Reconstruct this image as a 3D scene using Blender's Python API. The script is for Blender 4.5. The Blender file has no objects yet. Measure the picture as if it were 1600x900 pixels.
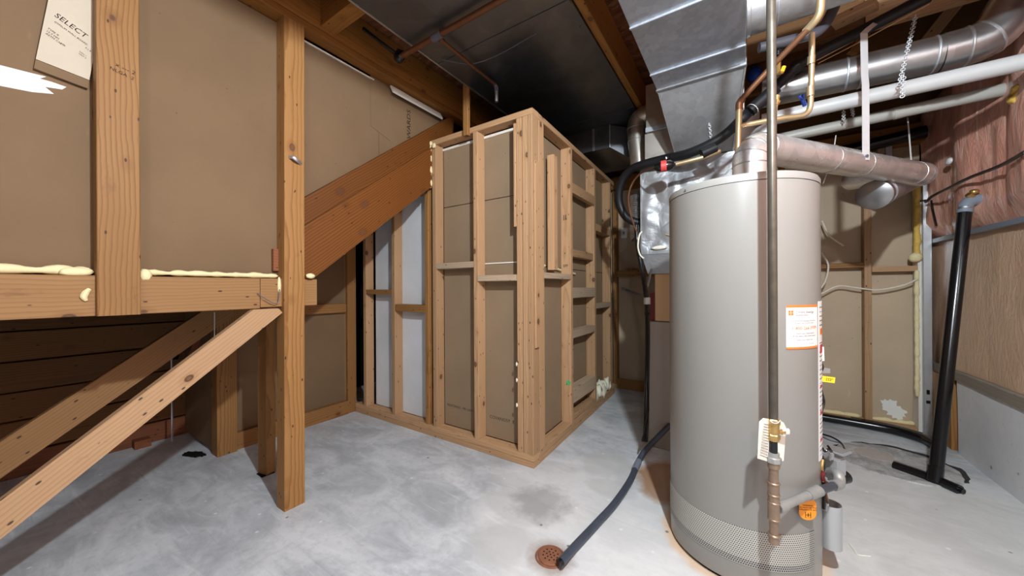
import bpy, bmesh, math, random
from mathutils import Vector, Matrix, noise
random.seed(7)
C = bpy.context.scene.collection
scene = bpy.context.scene

# ------------------------------------------------------------------ camera, world, lights, exposure
CAM = Vector((0.0, 0.0, 1.2))
yaw, roll = math.radians(33.3), math.radians(-0.3)
fwd = Vector((-math.sin(yaw), math.cos(yaw), 0.0))
rgt = Vector((math.cos(yaw), math.sin(yaw), 0.0))
up = rgt.cross(fwd)
r2 = rgt * math.cos(roll) + up * math.sin(roll)
u2 = -rgt * math.sin(roll) + up * math.cos(roll)
cd = bpy.data.cameras.new('camera')
cam = bpy.data.objects.new('camera', cd)
C.objects.link(cam)
cd.sensor_width = 36.0
cd.lens = 36.0 * 547.0 / 1600.0
cd.clip_start = 0.02
cam.matrix_world = Matrix(((r2.x, u2.x, -fwd.x, CAM.x), (r2.y, u2.y, -fwd.y, CAM.y), (r2.z, u2.z, -fwd.z, CAM.z), (0, 0, 0, 1)))
scene.camera = cam

scene.view_settings.view_transform = 'Standard'
scene.view_settings.look = 'None'
scene.view_settings.gamma = 1.0
scene.view_settings.use_curve_mapping = False
scene.view_settings.exposure = 1.42

world = bpy.data.worlds.new('world')
scene.world = world
world.use_nodes = True
world.node_tree.nodes['Background'].inputs[0].default_value = (0.9, 0.95, 1.0, 1)
world.node_tree.nodes['Background'].inputs[1].default_value = 0.0


def lamp(name, kind, loc, power, col, size, rot=(0, 0, 0), sy=None):
    d = bpy.data.lights.new(name, kind)
    d.energy = power
    d.color = col
    if kind == 'AREA':
        d.size = size
        if sy:
            d.shape = 'RECTANGLE'
            d.size_y = sy
    else:
        d.shadow_soft_size = size
    o = bpy.data.objects.new(name, d)
    o.location = loc
    o.rotation_euler = rot
    C.objects.link(o)
    return o


# the bare ceiling bulb just out of frame, and two invented fill lights added behind the camera
lamp('ceiling_bulb', 'POINT', (0.32, 0.42, 2.38), 106, (0.85, 0.94, 1.0), 0.035)
lamp('rear_fill_area', 'AREA', (-0.3, -1.3, 2.66), 5, (0.86, 0.95, 1.0), 1.2, (0, 0, 0), 0.5)
lamp('rear_fill_point', 'POINT', (0.35, -0.9, 2.35), 15, (0.86, 0.94, 1.0), 0.06)

# ------------------------------------------------------------------ mesh helpers
W = {}


def link(o, parent, mw):
    C.objects.link(o)
    if parent is not None:
        o.parent = parent
        o.matrix_parent_inverse = W[parent].inverted()
    o.matrix_basis = mw
    W[o] = mw.copy()
    return o


def thing(name, label, cat, loc, group=None):
    o = bpy.data.objects.new(name, None)
    o.empty_display_size = 0.05
    link(o, None, Matrix.Translation(Vector(loc)))
    return tag(o, label, cat, group)


def tag(o, label=None, cat=None, group=None):
    if label: o['label'] = label
    if cat: o['category'] = cat
    if group: o['group'] = group
    return o


def struct(o):
    o['kind'] = 'structure'
    return o


def setting(name, loc=(0, 0, 0)):
    o = bpy.data.objects.new(name, None)
    o.empty_display_size = 0.05
    link(o, None, Matrix.Translation(Vector(loc)))
    return struct(o)


def add(name, verts, faces, m, parent=None, smooth=False, mw=None, autosmooth=None):
    """one mesh object; verts are world coordinates unless mw (local->world) is given"""
    vs = [Vector(v) for v in verts]
    if mw is None:
        lo = [min(v[i] for v in vs) for i in range(3)]
        hi = [max(v[i] for v in vs) for i in range(3)]
        og = Vector(((lo[0] + hi[0]) / 2, (lo[1] + hi[1]) / 2, lo[2]))
        vs = [v - og for v in vs]
        mw = Matrix.Translation(og)
    me = bpy.data.meshes.new(name)
    me.from_pydata([tuple(v) for v in vs], [], faces)
    bm = bmesh.new()
    bm.from_mesh(me)
    bmesh.ops.recalc_face_normals(bm, faces=bm.faces)
    bm.to_mesh(me)
    bm.free()
    if smooth:
        for p in me.polygons: p.use_smooth = True
        if autosmooth:
            try:
                me.set_sharp_from_angle(angle=math.radians(autosmooth))
            except Exception:
                pass
    me.materials.append(m)
    o = bpy.data.objects.new(name, me)
    return link(o, parent, mw)


BOXF = [(0, 1, 2, 3), (7, 6, 5, 4), (0, 4, 5, 1), (1, 5, 6, 2), (2, 6, 7, 3), (3, 7, 4, 0)]


def box(name, x0, x1, y0, y1, z0, z1, m, parent=None, ch=0.0):
    if ch <= 0:
        v = [(x0, y0, z0), (x1, y0, z0), (x1, y1, z0), (x0, y1, z0), (x0, y0, z1), (x1, y0, z1), (x1, y1, z1), (x0, y1, z1)]
        return add(name, v, BOXF, m, parent)
    bm = bmesh.new()
    bmesh.ops.create_cube(bm, size=1)
    for v in bm.verts:
        v.co = Vector(((x0 + x1) / 2 + v.co.x * (x1 - x0), (y0 + y1) / 2 + v.co.y * (y1 - y0), (z0 + z1) / 2 + v.co.z * (z1 - z0)))
    bmesh.ops.bevel(bm, geom=bm.edges[:], offset=ch, segments=1, affect='EDGES')
    vs = [v.co.copy() for v in bm.verts]
    bm.verts.index_update()
    fs = [[v.index for v in f.verts] for f in bm.faces]
    bm.free()
    return add(name, vs, fs, m, parent)


def frame(o, x, z):
    x = Vector(x).normalized()
    z = Vector(z)
    z = (z - x * z.dot(x)).normalized()
    y = z.cross(x)
    o = Vector(o)
    return Matrix(((x.x, y.x, z.x, o.x), (x.y, y.y, z.y, o.y), (x.z, y.z, z.z, o.z), (0, 0, 0, 1)))


def board(name, p0, p1, w, t, upv, m, parent=None, c=0.0025):
    """lumber from p0 to p1 (centre line); width w along upv, thickness t across; long axis = local X"""
    p0, p1 = Vector(p0), Vector(p1)
    L = (p1 - p0).length
    mw = frame(p0, p1 - p0, upv)
    a, b = t / 2, w / 2
    prof = [(-a + c, -b), (a - c, -b), (a, -b + c), (a, b - c), (a - c, b), (-a + c, b), (-a, b - c), (-a, -b + c)]
    vs = [(0, y, z) for y, z in prof] + [(L, y, z) for y, z in prof]
    fs = [tuple(range(8)), tuple(range(15, 7, -1))] + [(i, (i + 1) % 8, 8 + (i + 1) % 8, 8 + i) for i in range(8)]
    return add(name, vs, fs, m, parent, mw=mw)


def lum(name, x0, x1, y0, y1, z0, z1, m, parent=None, c=0.0025):
    """axis-aligned lumber whose grain follows its longest side"""
    d = [x1 - x0, y1 - y0, z1 - z0]
    k = d.index(max(d))
    cx, cy, cz = (x0 + x1) / 2, (y0 + y1) / 2, (z0 + z1) / 2
    if k == 0: return board(name, (x0, cy, cz), (x1, cy, cz), d[2], d[1], (0, 0, 1), m, parent, c)
    if k == 1: return board(name, (cx, y0, cz), (cx, y1, cz), d[2], d[0], (0, 0, 1), m, parent, c)
    return board(name, (cx, cy, z0), (cx, cy, z1), d[1], d[0], (0, 1, 0), m, parent, c)


def slab(name, pts, t, mw, m, parent=None):
    """polygon pts (u,v) in the local XZ plane of mw, extruded t along local Y"""
    n = len(pts)
    vs = [(u, 0, v) for u, v in pts] + [(u, t, v) for u, v in pts]
    fs = [tuple(range(n)), tuple(range(2 * n - 1, n - 1, -1))] + [(i, (i + 1) % n, n + (i + 1) % n, n + i) for i in range(n)]
    return add(name, vs, fs, m, parent, mw=mw)


def yz_board(name, pts, x0, x1, m, parent=None):
    """board lying in a plane x = const, outline pts (y,z), first edge gives the grain direction"""
    a, b = pts[0], pts[1]
    d = Vector((0, b[0] - a[0], b[1] - a[1])).normalized()
    mw = frame((x0, a[0], a[1]), d, (0, -d.z, d.y))
    inv = mw.inverted()
    loc = [inv @ Vector((x0, y, z)) for y, z in pts]
    far = (inv @ Vector((x1, a[0], a[1]))).y
    return slab(name, [(p.x, p.z) for p in loc], far, mw, m, parent)


def smooth_path(pts, sub=6):
    P = [Vector(p) for p in pts]
    if len(P) < 3: return P
    out = []
    for i in range(len(P) - 1):
        p0 = P[i - 1] if i > 0 else P[i] * 2 - P[i + 1]
        p1, p2 = P[i], P[i + 1]
        p3 = P[i + 2] if i + 2 < len(P) else P[i + 1] * 2 - P[i]
        for k in range(sub):
            t = k / sub
            out.append(0.5 * ((2 * p1) + (-p0 + p2) * t + (2 * p0 - 5 * p1 + 4 * p2 - p3) * t * t + (-p0 + 3 * p1 - 3 * p2 + p3) * t ** 3))
    out.append(P[-1])
    return out


def fillet_path(pts, rad, seg=6):
    P = [Vector(p) for p in pts]
    out = [P[0]]
    for i in range(1, len(P) - 1):
        a, b, c = P[i - 1], P[i], P[i + 1]
        d1, d2 = (a - b), (c - b)
        q = min(rad, d1.length * 0.49, d2.length * 0.49)
        s, e = b + d1.normalized() * q, b + d2.normalized() * q
        for k in range(seg + 1):
            t = k / seg
            out.append(s * (1 - t) ** 2 + b * 2 * t * (1 - t) + e * t * t)
    out.append(P[-1])
    return out


def sweep(pts, r, n=12, caps=True, flat=None, upv=None):
    P = [Vector(p) for p in pts]
    k = len(P)
    rr = list(r) if isinstance(r, (list, tuple)) else [r] * k
    if len(rr) != k:
        q, rr = rr, []
        for i in range(k):
            t = i / (k - 1) * (len(q) - 1)
            j = min(int(t), len(q) - 2)
            rr.append(q[j] + (q[j + 1] - q[j]) * (t - j))
    vs, fs = [], []
    nrm = None
    for i in range(k):
        t = (P[min(i + 1, k - 1)] - P[max(i - 1, 0)])
        t = t.normalized() if t.length > 1e-9 else Vector((0, 0, 1))
        if nrm is None:
            nrm = Vector(upv) if upv else (Vector((0, 0, 1)) if abs(t.z) < 0.9 else Vector((1, 0, 0)))
        nrm = (nrm - t * nrm.dot(t)).normalized()
        bn = t.cross(nrm)
        for j in range(n):
            a = 2 * math.pi * j / n
            ca, sa = math.cos(a), math.sin(a)
            if flat: sa *= flat
            vs.append(P[i] + (nrm * ca + bn * sa) * rr[i])
    for i in range(k - 1):
        for j in range(n):
            fs.append((i * n + j, i * n + (j + 1) % n, (i + 1) * n + (j + 1) % n, (i + 1) * n + j))
    if caps:
        fs.append(tuple(range(n - 1, -1, -1)))
        fs.append(tuple((k - 1) * n + j for j in range(n)))
    return vs, fs


def tube(name, pts, r, m, parent=None, n=12, caps=True, curve=None, fil=None, flat=None, upv=None):
    if curve: pts = smooth_path(pts, curve)
    if fil: pts = fillet_path(pts, fil)
    vs, fs = sweep(pts, r, n, caps, flat, upv)
    return add(name, vs, fs, m, parent, smooth=True, autosmooth=40)


def ring(name, p, d, r, h, m, parent=None, n=20):
    """a short collar of radius r and length h centred at p along d, with rounded rims"""
    p, d = Vector(p), Vector(d).normalized()
    e = min(0.003, h * 0.3)
    pts = [p - d * (h / 2), p - d * (h / 2 - e), p + d * (h / 2 - e), p + d * (h / 2)]
    vs, fs = sweep(pts, [r - e, r, r, r - e], n)
    return add(name, vs, fs, m, parent, smooth=True, autosmooth=40)


def lathe(name, prof, c, m, parent=None, n=48, caps=True):
    vs, fs = [], []
    for r, z in prof:
        for j in range(n):
            a = 2 * math.pi * j / n
            vs.append((c[0] + r * math.cos(a), c[1] + r * math.sin(a), c[2] + z))
    k = len(prof)
    for i in range(k - 1):
        for j in range(n):
            fs.append((i * n + j, i * n + (j + 1) % n, (i + 1) * n + (j + 1) % n, (i + 1) * n + j))
    if caps:
        fs.append(tuple(range(n - 1, -1, -1)))
        fs.append(tuple((k - 1) * n + j for j in range(n)))
    return add(name, vs, fs, m, parent, smooth=True, autosmooth=35)


def foam(name, p0, p1, r, m, parent=None, amp=0.5, step=0.012, seed=0.0, drip=None):
    """a bead of hardened spray foam: lumpy swept tube"""
    p0, p1 = Vector(p0), Vector(p1)
    L = (p1 - p0).length
    k = max(4, int(L / step))
    pts, rr = [], []
    d = (p1 - p0).normalized()
    s = Vector((0.3, 0.4, 0.9)).cross(d).normalized()
    for i in range(k + 1):
        t = i / k
        nz = noise.noise(Vector((t * L * 18 + seed * 9, seed, 0)))
        n2 = noise.noise(Vector((t * L * 45 + seed * 5, 3.3, seed)))
        q = p0.lerp(p1, t) + Vector((0, 0, 1)) * (nz * r * 0.35 * (0 if abs(d.z) > .7 else 1)) + s * (n2 * r * 0.25)
        pts.append(q)
        endf = min(1, min(t, 1 - t) * L / (r * 1.2) + 0.25)
        rr.append(max(r * 0.25, r * (1 + amp * nz + 0.4 * amp * n2)) * endf)
    vs, fs = sweep(pts, rr, 8)
    return add(name, vs, fs, m, parent, smooth=True)


def blob(name, c, r, m, parent=None, sq=(1, 1, 1), seed=0, sub=2, amp=0.25):
    bm = bmesh.new()
    bmesh.ops.create_icosphere(bm, subdivisions=sub, radius=1)
    vs = []
    for v in bm.verts:
        k = 1 + amp * noise.noise(v.co * 1.7 + Vector((seed, seed * 2, 1)))
        vs.append(Vector(c) + Vector((v.co.x * sq[0], v.co.y * sq[1], v.co.z * sq[2])) * r * k)
    bm.verts.index_update()
    fs = [[v.index for v in f.verts] for f in bm.faces]
    bm.free()
    return add(name, vs, fs, m, parent, smooth=True)


def text_mesh(body, size, ext=0.0, align='CENTER', space=1.0):
    cu = bpy.data.curves.new('lettering', 'FONT')
    cu.body = body
    cu.size = size
    cu.extrude = ext
    cu.align_x = align
    cu.align_y = 'CENTER'
    cu.space_character = space
    cu.resolution_u = 2
    o = bpy.data.objects.new('lettering', cu)
    C.objects.link(o)
    bpy.context.view_layer.update()
    dg = bpy.context.evaluated_depsgraph_get()
    me = bpy.data.meshes.new_from_object(o.evaluated_get(dg))
    vs = [v.co.copy() for v in me.vertices]
    fs = [tuple(p.vertices) for p in me.polygons]
    bpy.data.objects.remove(o)
    bpy.data.curves.remove(cu)
    bpy.data.meshes.remove(me)
    return vs, fs


def letters(name, body, size, mw, m, parent=None, align='CENTER', space=1.0, shear=1.0):
    """flat lettering: local XY plane of mw"""
    vs, fs = text_mesh(body, size, 0.0, align, space)
    vs = [Vector((v.x * shear, v.y, 0)) for v in vs]
    return add(name, vs, fs, m, parent, mw=mw)


def face_mw(o, xdir, ydir):
    x, y = Vector(xdir).normalized(), Vector(ydir).normalized()
    z = x.cross(y)
    o = Vector(o)
    return Matrix(((x.x, y.x, z.x, o.x), (x.y, y.y, z.y, o.y), (x.z, y.z, z.z, o.z), (0, 0, 0, 1)))


# ------------------------------------------------------------------ material helpers
class NT:
    def __init__(s, name):
        s.m = bpy.data.materials.new(name)
        s.m.use_nodes = True
        s.t = s.m.node_tree
        s.b = s.t.nodes['Principled BSDF']

    def n(s, ty, ins=None, **kw):
        nd = s.t.nodes.new('ShaderNode' + ty)
        for k, v in kw.items(): setattr(nd, k, v)
        for k, v in (ins or {}).items(): s.set(nd.inputs[k], v)
        return nd

    def set(s, sock, v):
        if hasattr(v, 'bl_idname') and hasattr(v, 'outputs'): v = v.outputs[0]
        if hasattr(v, 'is_output'): s.t.links.new(v, sock)
        else:
            if isinstance(v, tuple) and len(v) == 3 and sock.type == 'RGBA': v = v + (1,)
            sock.default_value = v

    def math(s, op, a, b=0.0, clamp=False):
        return s.n('Math', {0: a, 1: b}, operation=op, use_clamp=clamp).outputs[0]

    def mix(s, f, a, b, mode='MIX'):
        nd = s.n('Mix', None, data_type='RGBA', blend_type=mode, clamp_factor=True)
        s.set(nd.inputs[0], f)
        s.set(nd.inputs[6], a)
        s.set(nd.inputs[7], b)
        return nd.outputs[2]

    def ramp(s, f, stops):
        nd = s.n('ValToRGB', {0: f})
        e = nd.color_ramp.elements
        while len(e) < len(stops): e.new(0.5)
        for i, (p, c) in enumerate(stops):
            e[i].position = p
            e[i].color = (c, c, c, 1) if isinstance(c, (int, float)) else (tuple(c) + (1,))[:4]
        return nd.outputs[0]

    def noise(s, vec, sc, det=3, rough=0.55, dist=0.0, out=0):
        nd = s.n('TexNoise', {'Scale': sc, 'Detail': det, 'Roughness': rough, 'Distortion': dist})
        if vec is not None: s.set(nd.inputs['Vector'], vec)
        return nd.outputs[out]

    def mapv(s, vec, sc=(1, 1, 1), loc=(0, 0, 0)):
        return s.n('Mapping', {'Vector': vec, 'Scale': sc, 'Location': loc}).outputs[0]

    def vadd(s, a, b):
        return s.n('VectorMath', {0: a, 1: b}, operation='ADD').outputs[0]

    def obj(s): return s.n('TexCoord').outputs['Object']

    def pos(s): return s.n('NewGeometry').outputs['Position']

    def rnd(s): return s.n('ObjectInfo').outputs['Random']

    def bump(s, h, st=0.2, dist=0.002):
        nd = s.n('Bump', {'Height': h, 'Strength': st, 'Distance': dist})
        s.set(s.b.inputs['Normal'], nd)

    def out(s, **k):
        names = {'col': 'Base Color', 'rough': 'Roughness', 'metal': 'Metallic', 'spec': 'Specular IOR Level', 'coat': 'Coat Weight', 'coatr': 'Coat Roughness', 'trans': 'Transmission Weight', 'alpha': 'Alpha', 'sheen': 'Sheen Weight', 'ior': 'IOR'}
        for a, v in k.items(): s.set(s.b.inputs[names[a]], v)
        return s.m


def wood(name, light, dark, knot=(0.10, 0.045, 0.02), rough=0.62, grey=0.0, ringw=0.6):
    s = NT(name)
    o = s.obj()
    r = s.rnd()
    rb = s.math('FRACT', s.math('MULTIPLY', r, 7.31))
    rc = s.math('FRACT', s.math('MULTIPLY', r, 17.77))
    off = s.n('CombineXYZ', {0: s.math('MULTIPLY', r, 40.0), 1: s.math('MULTIPLY', s.math('SUBTRACT', rb, 0.5), 0.07), 2: s.math('ADD', s.math('MULTIPLY', rc, 0.08), 0.02)}).outputs[0]
    v = s.vadd(o, off)
    wob = s.n('TexNoise', {'Vector': s.mapv(v, (1.6, 5, 5)), 'Scale': 1.0, 'Detail': 2.0}).outputs['Color']
    wob = s.n('VectorMath', {0: wob, 1: (0.5, 0.5, 0.5)}, operation='SUBTRACT').outputs[0]
    wob = s.n('VectorMath', {0: wob, 'Scale': 0.055}, operation='SCALE').outputs[0]
    wv = s.vadd(v, wob)
    wave = s.n('TexWave', {'Vector': wv, 'Scale': 21.0, 'Distortion': 1.4, 'Detail': 2.0, 'Detail Scale': 0.6}, wave_type='RINGS', rings_direction='X', wave_profile='SAW').outputs['Fac']
    streak = s.noise(s.mapv(v, (2.5, 160, 160)), 1.0, 3)
    ringf = s.math('MULTIPLY', s.ramp(wave, [(0.0, 0.0), (0.55, 0.18), (0.9, 1.0), (1.0, 0.2)]), ringw)
    f = s.math('ADD', ringf, s.math('MULTIPLY', s.math('SUBTRACT', streak, 0.5), 0.45), True)
    col = s.mix(f, light, dark)
    blot = s.noise(s.mapv(v, (2.2, 7, 7)), 1.0, 3)
    col = s.mix(s.math('MULTIPLY', s.ramp(blot, [(0.35, 0), (0.7, 1)]), 0.4), col, s.mix(0.5, dark, light))
    vor = s.n('TexVoronoi', {'Vector': s.vadd(s.mapv(v, (6.0, 9, 9)), wob), 'Scale': 1.0, 'Randomness': 1.0})
    on = s.math('GREATER_THAN', s.n('SeparateColor', {0: vor.outputs['Color']}).outputs[0], 0.45)
    halo = s.math('MULTIPLY', s.ramp(vor.outputs['Distance'], [(0.0, 1.0), (0.12, 0.8), (0.30, 0.0)]), s.math('MULTIPLY', on, 0.6))
    col = s.mix(halo, col, dark)
    kn = s.math('MULTIPLY', s.ramp(vor.outputs['Distance'], [(0.0, 0.75), (0.07, 0.7), (0.095, 1.0), (0.115, 0.9), (0.14, 0.0)]), on)
    col = s.mix(kn, col, knot)
    nail = s.n('TexVoronoi', {'Vector': s.mapv(v, (12, 26, 26)), 'Scale': 1.0})
    col = s.mix(s.ramp(nail.outputs['Distance'], [(0.0, 0.95), (0.09, 0.85), (0.12, 0.0)]), col, (0.035, 0.016, 0.009))
    smut = s.noise(s.mapv(v, (5, 16, 16)), 1.0, 5, 0.7)
    col = s.mix(s.ramp(smut, [(0.62, 0), (0.76, 0.55)]), col, s.mix(0.6, knot, dark))
    val = s.math('ADD', s.math('MULTIPLY', s.math('FRACT', s.math('MULTIPLY', r, 3.77)), 0.3), 0.86)
    hs = s.n('HueSaturation', {'Color': col, 'Value': val, 'Saturation': 1.0})
    c2 = hs.outputs[0]
    if grey: c2 = s.mix(grey, c2, (0.26, 0.235, 0.20))
    s.bump(s.math('ADD', streak, s.math('MULTIPLY', wave, 0.3)), 0.12, 0.001)
    return s.out(col=c2, rough=rough, spec=0.3)


def plain(name, col, rough=0.5, metal=0.0, spec=0.5, var=0.06, sc=30, coat=0.0, bump=0.0):
    s = NT(name)
    nz = s.noise(s.obj(), sc, 4)
    c = s.mix(nz, tuple(x * (1 - var) for x in col), tuple(min(1, x * (1 + var)) for x in col))
    if bump: s.bump(nz, bump, 0.002)
    return s.out(col=c, rough=s.math('ADD', s.math('MULTIPLY', s.math('SUBTRACT', nz, 0.5), 0.12 if var > 0.015 else 0.0), rough), metal=metal, spec=spec, coat=coat)


def gypsum(name, col, specks=True):
    s = NT(name)
    o = s.pos()
    fib = s.noise(s.mapv(o, (60, 60, 420)), 1.0, 3)
    blo = s.noise(o, 2.3, 4)
    c = s.mix(s.ramp(blo, [(0.3, 0), (0.7, 1)]), tuple(x * 0.88 for x in col), tuple(x * 1.07 for x in col))
    c = s.mix(s.math('MULTIPLY', fib, 0.35), c, tuple(x * 0.72 for x in col))
    scuff = s.noise(s.mapv(o, (9, 9, 3)), 2.0, 5, 0.65)
    c = s.mix(s.ramp(scuff, [(0.66, 0), (0.78, 0.35)]), c, tuple(min(1, x * 1.5) for x in col))
    vor = s.n('TexVoronoi', {'Vector': o, 'Scale': 11.0})
    c = s.mix(s.ramp(vor.outputs['Distance'], [(0.0, 0.7), (0.03, 0.6), (0.045, 0.0)]), c, (0.05, 0.035, 0.025))
    s.bump(fib, 0.08, 0.001)
    return s.out(col=c, rough=0.8, spec=0.2)


def galv(name, col=(0.5, 0.51, 0.52), rough=0.42, spang=26, mark=0.25, met=0.92):
    s = NT(name)
    o = s.obj()
    v = s.n('TexVoronoi', {'Vector': o, 'Scale': float(spang)})
    cell = s.n('SeparateColor', {0: v.outputs['Color']}).outputs[0]
    nz = s.noise(o, 5.0, 5, 0.6)
    fine = s.noise(o, 70, 4, 0.7)
    c = s.mix(cell, tuple(x * 0.9 for x in col), tuple(min(1, x * 1.1) for x in col))
    c = s.mix(s.math('MULTIPLY', s.ramp(nz, [(0.35, 0), (0.75, 1)]), 0.4), c, tuple(x * 0.62 for x in col))
    c = s.mix(s.math('MULTIPLY', s.ramp(fine, [(0.58, 0), (0.72, 1)]), mark), c, tuple(x * 0.35 for x in col))
    rr = s.math('ADD', s.math('MULTIPLY', nz, 0.25), rough - 0.12)
    s.bump(nz, 0.1, 0.004)
    return s.out(col=c, rough=rr, metal=met)

# ------------------------------------------------------------------ materials
M = {}
M['pine'] = wood('pale_pine', (0.485, 0.30, 0.162), (0.32, 0.165, 0.072))
M['fir'] = wood('amber_fir', (0.335, 0.168, 0.055), (0.185, 0.072, 0.017), ringw=0.8)
M['beam'] = wood('beam_spruce', (0.32, 0.172, 0.068), (0.21, 0.09, 0.028))
M['header'] = wood('laminated_header', (0.31, 0.135, 0.03), (0.18, 0.063, 0.012))
M['stringer'] = wood('stringer_fir', (0.175, 0.058, 0.008), (0.075, 0.02, 0.002), ringw=0.9)
M['plank'] = wood('old_plank', (0.17, 0.082, 0.03), (0.085, 0.036, 0.011), rough=0.75)
M['greywood'] = wood('weathered_plate', (0.36, 0.30, 0.22), (0.2, 0.16, 0.11), rough=0.8, grey=0.55)
M['greyblock'] = wood('weathered_block', (0.55, 0.40, 0.26), (0.36, 0.23, 0.13), rough=0.75, grey=0.3)
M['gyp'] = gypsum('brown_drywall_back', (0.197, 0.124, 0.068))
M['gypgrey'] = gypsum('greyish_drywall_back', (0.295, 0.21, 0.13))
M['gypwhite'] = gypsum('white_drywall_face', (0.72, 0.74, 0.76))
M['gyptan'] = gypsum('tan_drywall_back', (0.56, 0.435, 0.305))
M['cardboard'] = plain('pale_board_paper', (0.52, 0.45, 0.35), 0.8, spec=0.2, var=0.05, sc=14)
M['paper'] = plain('white_paper_edge', (0.74, 0.70, 0.62), 0.8, spec=0.2)
M['core'] = plain('gypsum_core', (0.8, 0.79, 0.75), 0.9, spec=0.1)
M['foam'] = plain('cream_spray_foam', (0.80, 0.69, 0.40), 0.75, spec=0.25, var=0.14, sc=40, bump=0.5)
M['foamw'] = plain('white_spray_foam', (0.83, 0.80, 0.62), 0.75, spec=0.25, var=0.1, sc=40, bump=0.5)
M['foamy'] = plain('yellow_spray_foam', (0.68, 0.44, 0.09), 0.6, spec=0.3, var=0.25, sc=30, bump=0.5)
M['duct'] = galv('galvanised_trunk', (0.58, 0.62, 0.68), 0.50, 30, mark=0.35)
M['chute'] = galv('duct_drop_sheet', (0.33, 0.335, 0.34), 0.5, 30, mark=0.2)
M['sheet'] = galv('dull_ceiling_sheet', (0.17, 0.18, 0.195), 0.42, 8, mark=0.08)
M['bright'] = galv('bright_galvanised', (0.52, 0.535, 0.55), 0.38, 34, mark=0.08)
M['pinkmetal'] = galv('flue_aluminium', (0.80, 0.77, 0.75), 0.29, 12, mark=0.0, met=0.72)
M['warmduct'] = galv('plenum_sheet', (0.66, 0.60, 0.54), 0.36, 14, mark=0.1)
M['steel'] = plain('zinc_steel', (0.62, 0.64, 0.66), 0.4, metal=0.85, var=0.05)
M['strap'] = plain('zinc_strap', (0.68, 0.70, 0.72), 0.42, metal=0.35, var=0.04)
M['black'] = plain('black_abs', (0.006, 0.006, 0.007), 0.2, spec=0.5, var=0.01, sc=4)
M['foamblack'] = plain('black_pipe_insulation', (0.007, 0.0075, 0.009), 0.5, spec=0.35, var=0.1)
M['hose'] = plain('dusty_blue_black_hose', (0.05, 0.062, 0.085), 0.45, var=0.35, sc=22)
M['greyabs'] = plain('grey_abs', (0.05, 0.054, 0.066), 0.34, var=0.15)
M['greyelbow'] = plain('slate_grey_elbow', (0.20, 0.23, 0.28), 0.4)
M['pvc'] = plain('white_pvc', (0.46, 0.465, 0.46), 0.36, var=0.02)
M['pvcold'] = plain('ivory_pvc', (0.44, 0.425, 0.385), 0.4, var=0.03)
M['copper'] = plain('old_copper', (0.20, 0.09, 0.045), 0.42, metal=0.7, var=0.25, sc=18)
M['brass'] = plain('brass', (0.62, 0.40, 0.15), 0.34, metal=0.9, var=0.2, sc=25)
M['bronze'] = plain('worn_brass_pipe', (0.42, 0.32, 0.18), 0.42, metal=0.7, var=0.25, sc=16)
M['iron'] = plain('bronze_coated_gas_pipe', (0.108, 0.094, 0.074), 0.34, metal=0.5, var=0.4, sc=26)
M['ironf'] = plain('rusty_pipe_fitting', (0.30, 0.21, 0.145), 0.42, metal=0.6, var=0.35, sc=40)
M['greypipe'] = plain('galvanised_branch_pipe', (0.33, 0.325, 0.31), 0.48, metal=0.35, var=0.25, sc=26)
M['tank'] = plain('warm_grey_enamel', (0.258, 0.246, 0.226), 0.27, spec=0.5, var=0.01, sc=4)
M['tanklid'] = plain('light_grey_lid', (0.29, 0.28, 0.26), 0.36, var=0.02)
M['dark'] = plain('dark_gap', (0.01, 0.009, 0.008), 0.9, spec=0.1)
M['label'] = plain('white_sticker', (0.83, 0.81, 0.78), 0.45, var=0.02)
M['orange'] = plain('orange_print', (0.72, 0.20, 0.035), 0.45, var=0.03)
M['ink'] = plain('grey_ink', (0.12, 0.12, 0.15), 0.6, spec=0.2)
M['bluegrey'] = plain('pale_blue_ink', (0.35, 0.42, 0.58), 0.6, spec=0.2)
M['stamp'] = plain('black_stamp_ink', (0.03, 0.022, 0.018), 0.8, spec=0.1)
M['redink'] = plain('red_ink', (0.55, 0.03, 0.05), 0.5)
M['yellow'] = plain('yellow_tag', (0.85, 0.66, 0.03), 0.45, var=0.03)
M['tagorange'] = plain('orange_tag', (0.90, 0.30, 0.015), 0.4, var=0.03)
M['tagpaper'] = plain('cream_paper', (0.82, 0.79, 0.69), 0.7, spec=0.2, var=0.04)
M['greenst'] = plain('green_sticker', (0.10, 0.42, 0.16), 0.5)
M['blue'] = plain('blue_plastic', (0.02, 0.09, 0.55), 0.3)
M['yhandle'] = plain('yellow_handle', (0.85, 0.45, 0.02), 0.35)
M['wire'] = plain('cream_cable', (0.74, 0.68, 0.56), 0.5, var=0.05)
M['whitewire'] = plain('white_string', (0.62, 0.60, 0.56), 0.6, var=0.05)
M['darkred'] = plain('dark_red_cavity', (0.14, 0.012, 0.012), 0.6)
M['redbrown'] = wood('red_brown_board', (0.22, 0.075, 0.03), (0.12, 0.035, 0.015))
M['rust'] = plain('rusted_iron', (0.26, 0.105, 0.055), 0.75, metal=0.15, var=0.4, sc=60, bump=0.4)
M['furnace'] = plain('charcoal_cabinet', (0.33, 0.28, 0.24), 0.45, metal=0.1, var=0.05)
M['coil'] = plain('tan_coil_panel', (0.60, 0.38, 0.20), 0.42, metal=0.35, var=0.05, sc=6)
M['valve'] = plain('control_grey', (0.50, 0.51, 0.52), 0.35, metal=0.5, var=0.05)


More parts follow.
